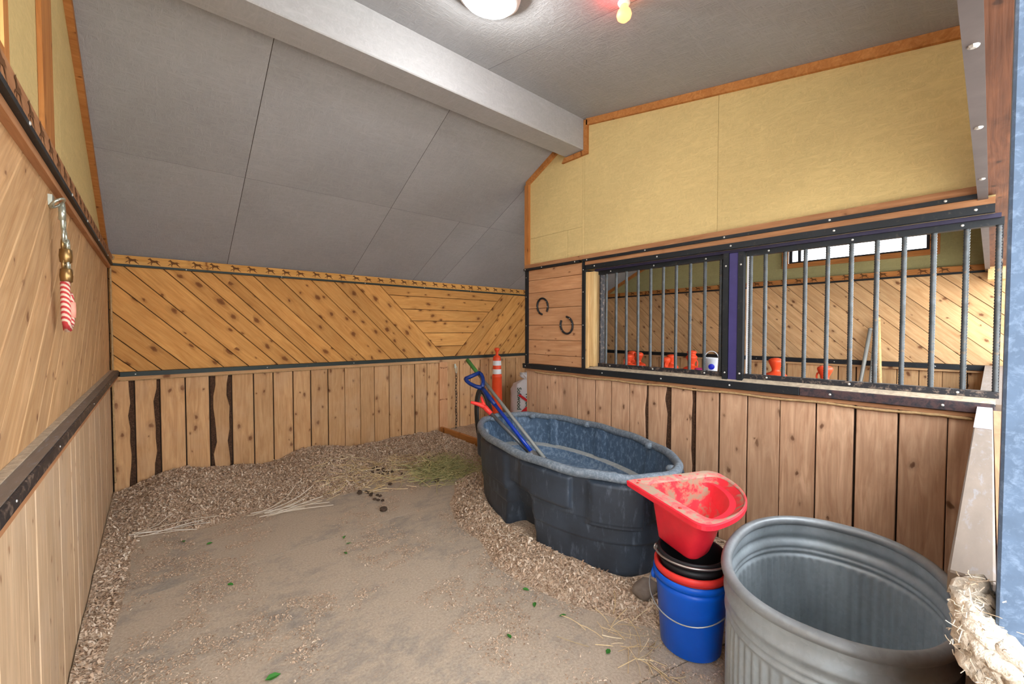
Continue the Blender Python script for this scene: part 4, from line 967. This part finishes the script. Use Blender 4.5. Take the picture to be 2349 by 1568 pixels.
tube_obj('shaft', [d * .02, d * .84], .0165, 'shaft_grey', gp, 12); tube_obj('grip', [d * .838, d * .85, d * 1.0], [.018, .020, .0205], 'grip_green', gp, 12)
tube_obj('end_cap', [d * .0, d * .025], .019, 'dk_rubber', gp, 12)
a, b = Vector((2.527, 2.62, 0.332)), Vector((2.305, 3.14, 0.79))
gr = tool_root('grabber', a, 'grabber with red forked handle leaning on the tank rim', 'tool'); d = (b - a); du = d.normalized(); L = d.length
tube_obj('shaft', [d * .0, d * .80], .0175, 'shaft_dark', gr, 12); tube_obj('socket', [d * .76, d * .86, d * .90], [.021, .025, .023], 'tool_red', gr, 12)
s1 = Vector((-0.75, 0.45, 0.25)); s1 = (s1 - du * s1.dot(du)).normalized(); s2 = Vector((0.5, 0.1, 0.8)); s2 = (s2 - du * s2.dot(du)).normalized(); e = d * .88
tube_obj('handle_prong', [e, e + du * .05 + s1 * .02, e + du * .09 + s1 * .05, e + du * .12 + s1 * .075], [.024, .02, .017, .012], 'tool_red', gr, 10)
tube_obj('trigger', [e, e + du * .05 + s2 * .02, e + du * .10 + s2 * .045], [.02, .014, .008], 'tool_red', gr, 10)
tube_obj('claw', [d * .0, d * .02 + s1 * .03, d * .0 + s1 * .03], .006, 'wire', gr, 6)
# dark hose coil behind the tank
hs = empty('hose_coil', (2.62, 3.42, 0.05)); tag(hs, 'coil of dark rubber hose standing behind the far end of the black tank', 'hose')
for i in range(4):
    P = [Vector((-0.02 + .02 * i + .085 * math.cos(t) * (1 + .1 * i), .03 * i + .15 * math.sin(t) * .5, .38 + .37 * math.sin(t) + .01 * i)) for t in np.linspace(0, 2 * math.pi, 36, endpoint=False)]
    tube_obj('hose_loop', P, .014, 'dk_rubber', hs, 8, True)
# threshold board
tb = box('threshold_board', 2.972, 3.012, 3.205, 4.94, 0.0, 0.125, 'wood_trim', grain='y', bev=0.004); tag(tb, 'orange wooden threshold board on the floor between back wall and partition', 'board')
# ---- delineator post
def delineator(loc, label):
    o = empty('delineator_post', loc); tag(o, label, 'traffic post')
    lathe_obj('base', [(.19, 0), (.19, .035), (.12, .055), (.09, .06)], 'dk_rubber', o, 24)
    pb = lathe_obj('post_body', [(.085, .06), (.078, .3), (.071, .76), (.074, .765), (.074, .79), (.066, .80), (.063, .83), (.060, 1.00), (.058, 1.05), (.048, 1.075), (.022, 1.09), (.019, 1.13), (.030, 1.15), (.040, 1.17), (.040, 1.185), (.02, 1.20)], 'orange', o, 28)
    for z0, z1 in ((.815, .885), (.94, 1.01)):
        lathe_obj('reflective_band', [(.0655 - (z0 - .83) * .02, z0), (.0645 - (z0 - .83) * .02, z1)], 'reflect', pb, 28, cap0=False, cap1=False)
    return o
delineator((3.83, 4.76, 0.0), 'orange delineator post with two white bands near the back wall')
# ---- orange looper posts in the next stall
def looper(loc, h, label, rot=0.0, s=1.0, tiers=False):
    o = empty('looper_post', loc, (0, 0, rot)); tag(o, label, 'traffic post', 'orange posts in the next stall')
    cap = [(.02, 0), (.045, -.006), (.064, -.02), (.068, -.038)]
    if tiers: cap = [(.02, .05), (.045, .044), (.058, .03), (.056, .015), (.046, .0), (.05, -.01), (.066, -.03), (.068, -.042)]
    pr = cap + [(.060, -.062), (.040, -.105), (.035, -.125), (.037, -.14), (.055, -.152), (.088, -.166), (.102, -.182), (.104, -.215), (.09, -.225), (.088, -.4)]
    lathe_obj('post_body', [(r * s, h + z * s) for r, z in pr][::-1] if False else [(.1 * s, .06)] + [(r * s, h + z * s) for r, z in pr[::-1]], 'orange', o, 28)
    tube_obj('loop_handle', [(.045 * s, 0, h - .07 * s), (.066 * s, 0, h - .085 * s), (.072 * s, 0, h - .115 * s), (.068 * s, 0, h - .145 * s), (.062 * s, 0, h - .16 * s)], .009 * s, 'orange', o, 8)
    lathe_obj('base', [(.14 * s, 0), (.14 * s, .04), (.115 * s, .0595)], 'dk_rubber', o, 24)
for x, y, h, lab, rot, s in [(4.99, 3.29, 1.125, 'orange traffic post with loop handle at the left end, frontmost of three', 2.5, .85),
                      (5.75, 3.73, 1.13, 'orange traffic post behind the leftmost pair in the next stall', 0.3, 1.0),
                      (5.32, 3.34, 1.14, 'orange traffic post right of the leftmost group of three', 1.2, 1.0),
                      (5.00, 2.745, 1.11, 'shorter orange traffic post of the middle pair behind the bars', 3.6, .9),
                      (5.32, 2.84, 1.13, 'taller orange traffic post of the middle pair behind the bars', 0.2, .9),
                      (5.62, 2.70, 1.125, 'tall orange traffic post standing left of the white pail', 5.5, 1.1),
                      (5.20, 1.552, 1.15, 'orange traffic post alone behind the second grille, loop handle to the right', 5.3, 1.05),
                      (4.95, 1.054, 1.11, 'low orange traffic post beside the leaning poles', 1.5, .95)]:
    looper((x, y, 0.0), h, lab, rot, s, 'tall' in lab and 'pail' in lab)
# folding table with pail and pink tub
ft = empty('folding_table', (4.55, 2.35, 0.055)); tag(ft, 'grey plastic folding table behind the grille carrying the white pail', 'table')
box('table_top', -0.25, 0.25, -0.52, 0.52, 0.885, 0.92, 'table', ft, bev=0.008)
for sx in (-1, 1):
    for sy in (-1, 1): tube_obj('leg', [(sx * .2, sy * .46, -.055), (sx * .2, sy * .43, .884)], .013, 'shaft_grey', ft, 8)
pl = empty('white_pail', (4.60, 1.99, 0.9765)); tag(pl, 'small white pail with round blue sticker and arched handle', 'pail')
pbd = lathe_obj('pail_body', [(.052, 0), (.056, .004), (.067, .165), (.073, .168), (.073, .18), (.065, .18), (.05, .01), (.002, .008)], 'pail', pl, 32)
ang = math.atan2(-1.99, -4.60)
st = lathe_obj('sticker', [(.031, 0), (.030, .0012)], 'sticker', pbd, 24); st.location = (.0645 * math.cos(ang), .0645 * math.sin(ang), .085); st.rotation_euler = (0, math.pi / 2 + 0.066, ang)
tube_obj('handle', [(-.069 * math.cos(t) * math.sin(ang), .069 * math.cos(t) * math.cos(ang), .165 + .085 * math.sin(t)) for t in np.linspace(0, math.pi, 24)], .004, 'pail', pl, 6)
pk = lathe_obj('pink_tub', [(.05, 0), (.055, .005), (.06, .05), (.05, .056), (.01, .06)], 'pink', None, 24, (4.62, 2.12, .976)); tag(pk, 'small pink plastic tub left of the white pail', 'tub')
# leaning tool handles against the far wall
for (x0, y0, x1, y1, z1, m_, lab) in [(6.28, 1.10, 6.53, 0.952, 1.485, 'shaft_grey', 'grey tool handle leaning on the far wall, leftmost of three'),
                                     (6.20, .94, 6.53, .905, 1.42, 'shaft_grey', 'grey tool handle leaning on the far wall, half hidden by a bar'),
                                     (6.34, .80, 6.53, .885, 1.61, 'wood_jamb', 'pale wooden tool handle leaning on the far wall, tallest of three')]:
    o = empty('tool_handle', (x0, y0, 0.0)); tag(o, lab, 'pole', 'tool handles on the far wall'); dv = Vector((x1 - x0, y1 - y0, z1))
    tube_obj('shaft', [dv * .1, dv * .985], .021, m_, o, 10); tube_obj('end_knob', [dv * .98, dv * .992, dv], [.022, .021, .008], m_, o, 10)
    box('tool_head', -.12, .12, -.015, .015, 0.0, .07, 'shaft_dark', o); tube_obj('ferrule', [dv * .03, dv * .12], .026, 'shaft_dark', o, 10)
# ---- shavings bag
def bag():
    o = empty('shavings_bag', (4.30, 4.62, 0.05), (0, 0, math.radians(-33))); tag(o, 'white bag of softwood shavings with green lettering, tied at the top', 'bag')
    rows = []; n = 40
    for z, a, b_ in [(0, .20, .12), (.03, .235, .15), (.2, .25, .16), (.4, .25, .155), (.52, .235, .14), (.60, .19, .10), (.645, .10, .055), (.665, .045, .03), (.675, .04, .028), (.70, .075, .04), (.735, .11, .035), (.75, .10, .02)]:
        r = []
        for k in range(n):
            th = 2 * math.pi * k / n; x, y = oval_pt(th, a, b_, 2.9); wv = 1 + .03 * math.sin(7 * th + z * 20) * (1 + 2 * (z > .5)); r.append((x * wv, y * wv, z + (.02 * math.sin(5 * th) if z > .69 else 0)))
        rows.append(r)
    V, Fc = loft(rows, n, close_bot=True, close_top=True); sack = link('sack', pyd('sack', V, Fc, True), 'bag', o)
    tube_obj('tie_string', [(.048 * math.cos(a), .034 * math.sin(a), .668) for a in np.linspace(0, 6.28, 20, endpoint=False)], .006, 'bag', o, 6, True)
    def text(t, size, x, z, m_, name):
        cu = bpy.data.curves.new(name, 'FONT'); cu.body = t; cu.size = size; cu.extrude = .0008; cu.offset = .0015
        tmp = bpy.data.objects.new('tmp', cu); COL.objects.link(tmp); dg = bpy.context.evaluated_depsgraph_get(); me = bpy.data.meshes.new_from_object(tmp.evaluated_get(dg)); bpy.data.objects.remove(tmp)
        me.materials.clear(); me.materials.append(M[m_]); q = link(name, me, None, sack)
        # text runs downwards on the -Y face
        q.matrix_basis = Matrix.Translation((x, -.166, z)) @ Matrix(((0, 1, 0, 0), (0, 0, -1, 0), (-1, 0, 0, 0), (0, 0, 0, 1)))
        return q
    text('Softwood', .085, -.17, .56, 'print_green', 'lettering'); text('Wood Shavings', .085, -.045, .48, 'print_green', 'lettering')
    q = prism('arrow_print', [(-.16, -.168, .44), (-.13, -.168, .46), (.05, -.168, .33), (.03, -.168, .30)], (0, .002, 0), 'print_red', sack)
    q = prism('logo_print', [(-.12, -.168, .20), (-.04, -.168, .27), (.10, -.168, .27), (.10, -.168, .16), (-.10, -.168, .16)], (0, .002, 0), 'print_red', sack)
bag()
# ---- horseshoes on the board panel
def horseshoe(y, z, rot, label):
    o = empty('horseshoe', (2.955, y, z), (rot, 0, 0)); tag(o, label, 'horseshoe', 'horseshoes nailed to the board panel')
    P = [(0, .073 * math.sin(a) * (1 if abs(a) < 2.2 else .96), .082 * math.cos(a)) for a in np.linspace(-2.62, 2.62, 34)]
    sh_ = tube_obj('shoe', P, .0098, 'iron_shoe', o, 8)
    for a in (-2.0, -1.3, 1.3, 2.0):
        q = lathe_obj('nail_head', [(.004, 0), (.003, .002)], 'screw', sh_, 6); q.location = (-.0095, .073 * math.sin(a), .082 * math.cos(a)); q.rotation_euler = (0, -math.pi / 2, 0)
horseshoe(2.946, 1.692, math.radians(-22), 'horseshoe hung with its opening downwards, nearer the back wall')
horseshoe(2.627, 1.502, math.radians(180 - 28), 'horseshoe hung with its opening upwards, nearer the bars')
# ---- lead rope on the left wall
ldr = empty('lead_rope', (-0.255, 2.32, 1.935)); tag(ldr, 'striped lead rope with bronze snaps hanging from a ring on the left wall', 'lead rope')
rg = lambda w, h, z, ax, x=0, y=0, n=20: [Vector((x + (w * math.cos(a) if ax == 'x' else 0), y + (w * math.cos(a) if ax == 'y' else 0), z + h * math.sin(a))) for a in np.linspace(0, 2 * math.pi, n, endpoint=False)]
box('eye_plate', -0.03, -0.018, -0.022, 0.022, -0.018, 0.022, 'chrome', ldr)
tube_obj('wall_ring', [Vector((-.008 + .018 * math.sin(a), .036 * math.cos(a), -.004 + .018 * math.sin(a))) for a in np.linspace(0, 2 * math.pi, 20, endpoint=False)], .0045, 'chrome', ldr, 8, True)
tube_obj('quick_link', rg(.021, .052, -.055, 'y', .006), .0062, 'chrome', ldr, 8, True)
tube_obj('link_sleeve', [(.006, -.022, -.02), (.006, -.022, -.07)], .010, 'chrome', ldr, 8)
tube_obj('ring', rg(.032, .030, -.125, 'y', .008), .0048, 'chrome', ldr, 8, True)
def snap(z, k):
    q = lathe_obj('snap_body', [(.008, -.03), (.017, -.024), (.019, 0), (.017, .024), (.009, .03)], 'brass', ldr, 14, (.01, 0, z))
    tube_obj('snap_eye', rg(.018, .020, z + .042, 'y', .004), .005, 'brass', ldr, 8, True); tube_obj('snap_eye', rg(.016, .018, z + .042, 'y', .016, .004), .005, 'chrome', ldr, 8, True)
snap(-.20, 0); snap(-.275, 1)
tube_obj('swivel', rg(.016, .024, -.335, 'y', .01), .005, 'brass', ldr, 8, True)
tube_obj('rope', [(.008, -.018, -.30), (.008, -.02, -.38), (.008, -.016, -.45), (.010, .0, -.478), (.014, .018, -.455), (.014, .022, -.40), (.014, .024, -.36), (.012, .012, -.345)], .0135, 'candy', ldr, 12)
tube_obj('tape_wrap', [(.014, .0225, -.435), (.014, .023, -.41), (.014, .024, -.375)], [.0165, .018, .017], 'tape', ldr, 12)
# ---- thick frayed rope lashed round the front rail end
ro = empty('lashed_rope', (0.88, 0.0, 1.05)); tag(ro, 'thick frayed pale rope lashed round the end of the front rail', 'rope')
def lash(off, seed):
    rr = random.Random(seed); P = []
    base = [(-.005, .004, .012), (-.022, .014, .0), (-.045, .010, -.014), (-.062, -.008, -.03), (-.075, -.035, -.045), (-.085, -.075, -.065), (-.085, -.13, -.085), (-.07, -.19, -.10), (-.0, -.21, -.10)]
    for i in range(len(base) - 1):
        for t in np.linspace(0, 1, 6, endpoint=False):
            p = Vector(base[i]).lerp(Vector(base[i + 1]), t); P.append(p + Vector((off[0], off[1], off[2])) + Vector((rr.gauss(0, .0015), rr.gauss(0, .0015), rr.gauss(0, .0015))))
    return P
for i, of_ in enumerate([(0.0, .0, .03), (0.002, .001, .004), (.0, -.002, -.022), (-.012, -.004, .014)]):
    tube_obj('rope_turn', lash(of_, i), .0165, 'rope_fray', ro, 12, twist=.45, lobes=3, lobe=.26)
def fib(i):
    p = Vector(random.choice(lash((0, 0, random.uniform(-.03, .05)), 5)[2:-6])) + Vector((random.gauss(-.010, .007), random.gauss(.002, .008), random.gauss(0, .012))); d = Vector((random.gauss(-.2, .5), random.gauss(-.6, .7), random.gauss(-.2, .6))).normalized(); L = random.uniform(.005, .013); c = Vector((random.gauss(0, .3), random.gauss(0, .3), random.gauss(0, .3)))
    return [p, p + d * L * .33 + c * .006, p + d * L * .66 + c * .012, p + d * L + c * .012]
fb = link('frayed_fibres', strands(900, fib, .0007, 'fibre'), 'fibre', ro); tag(fb, kind='stuff')
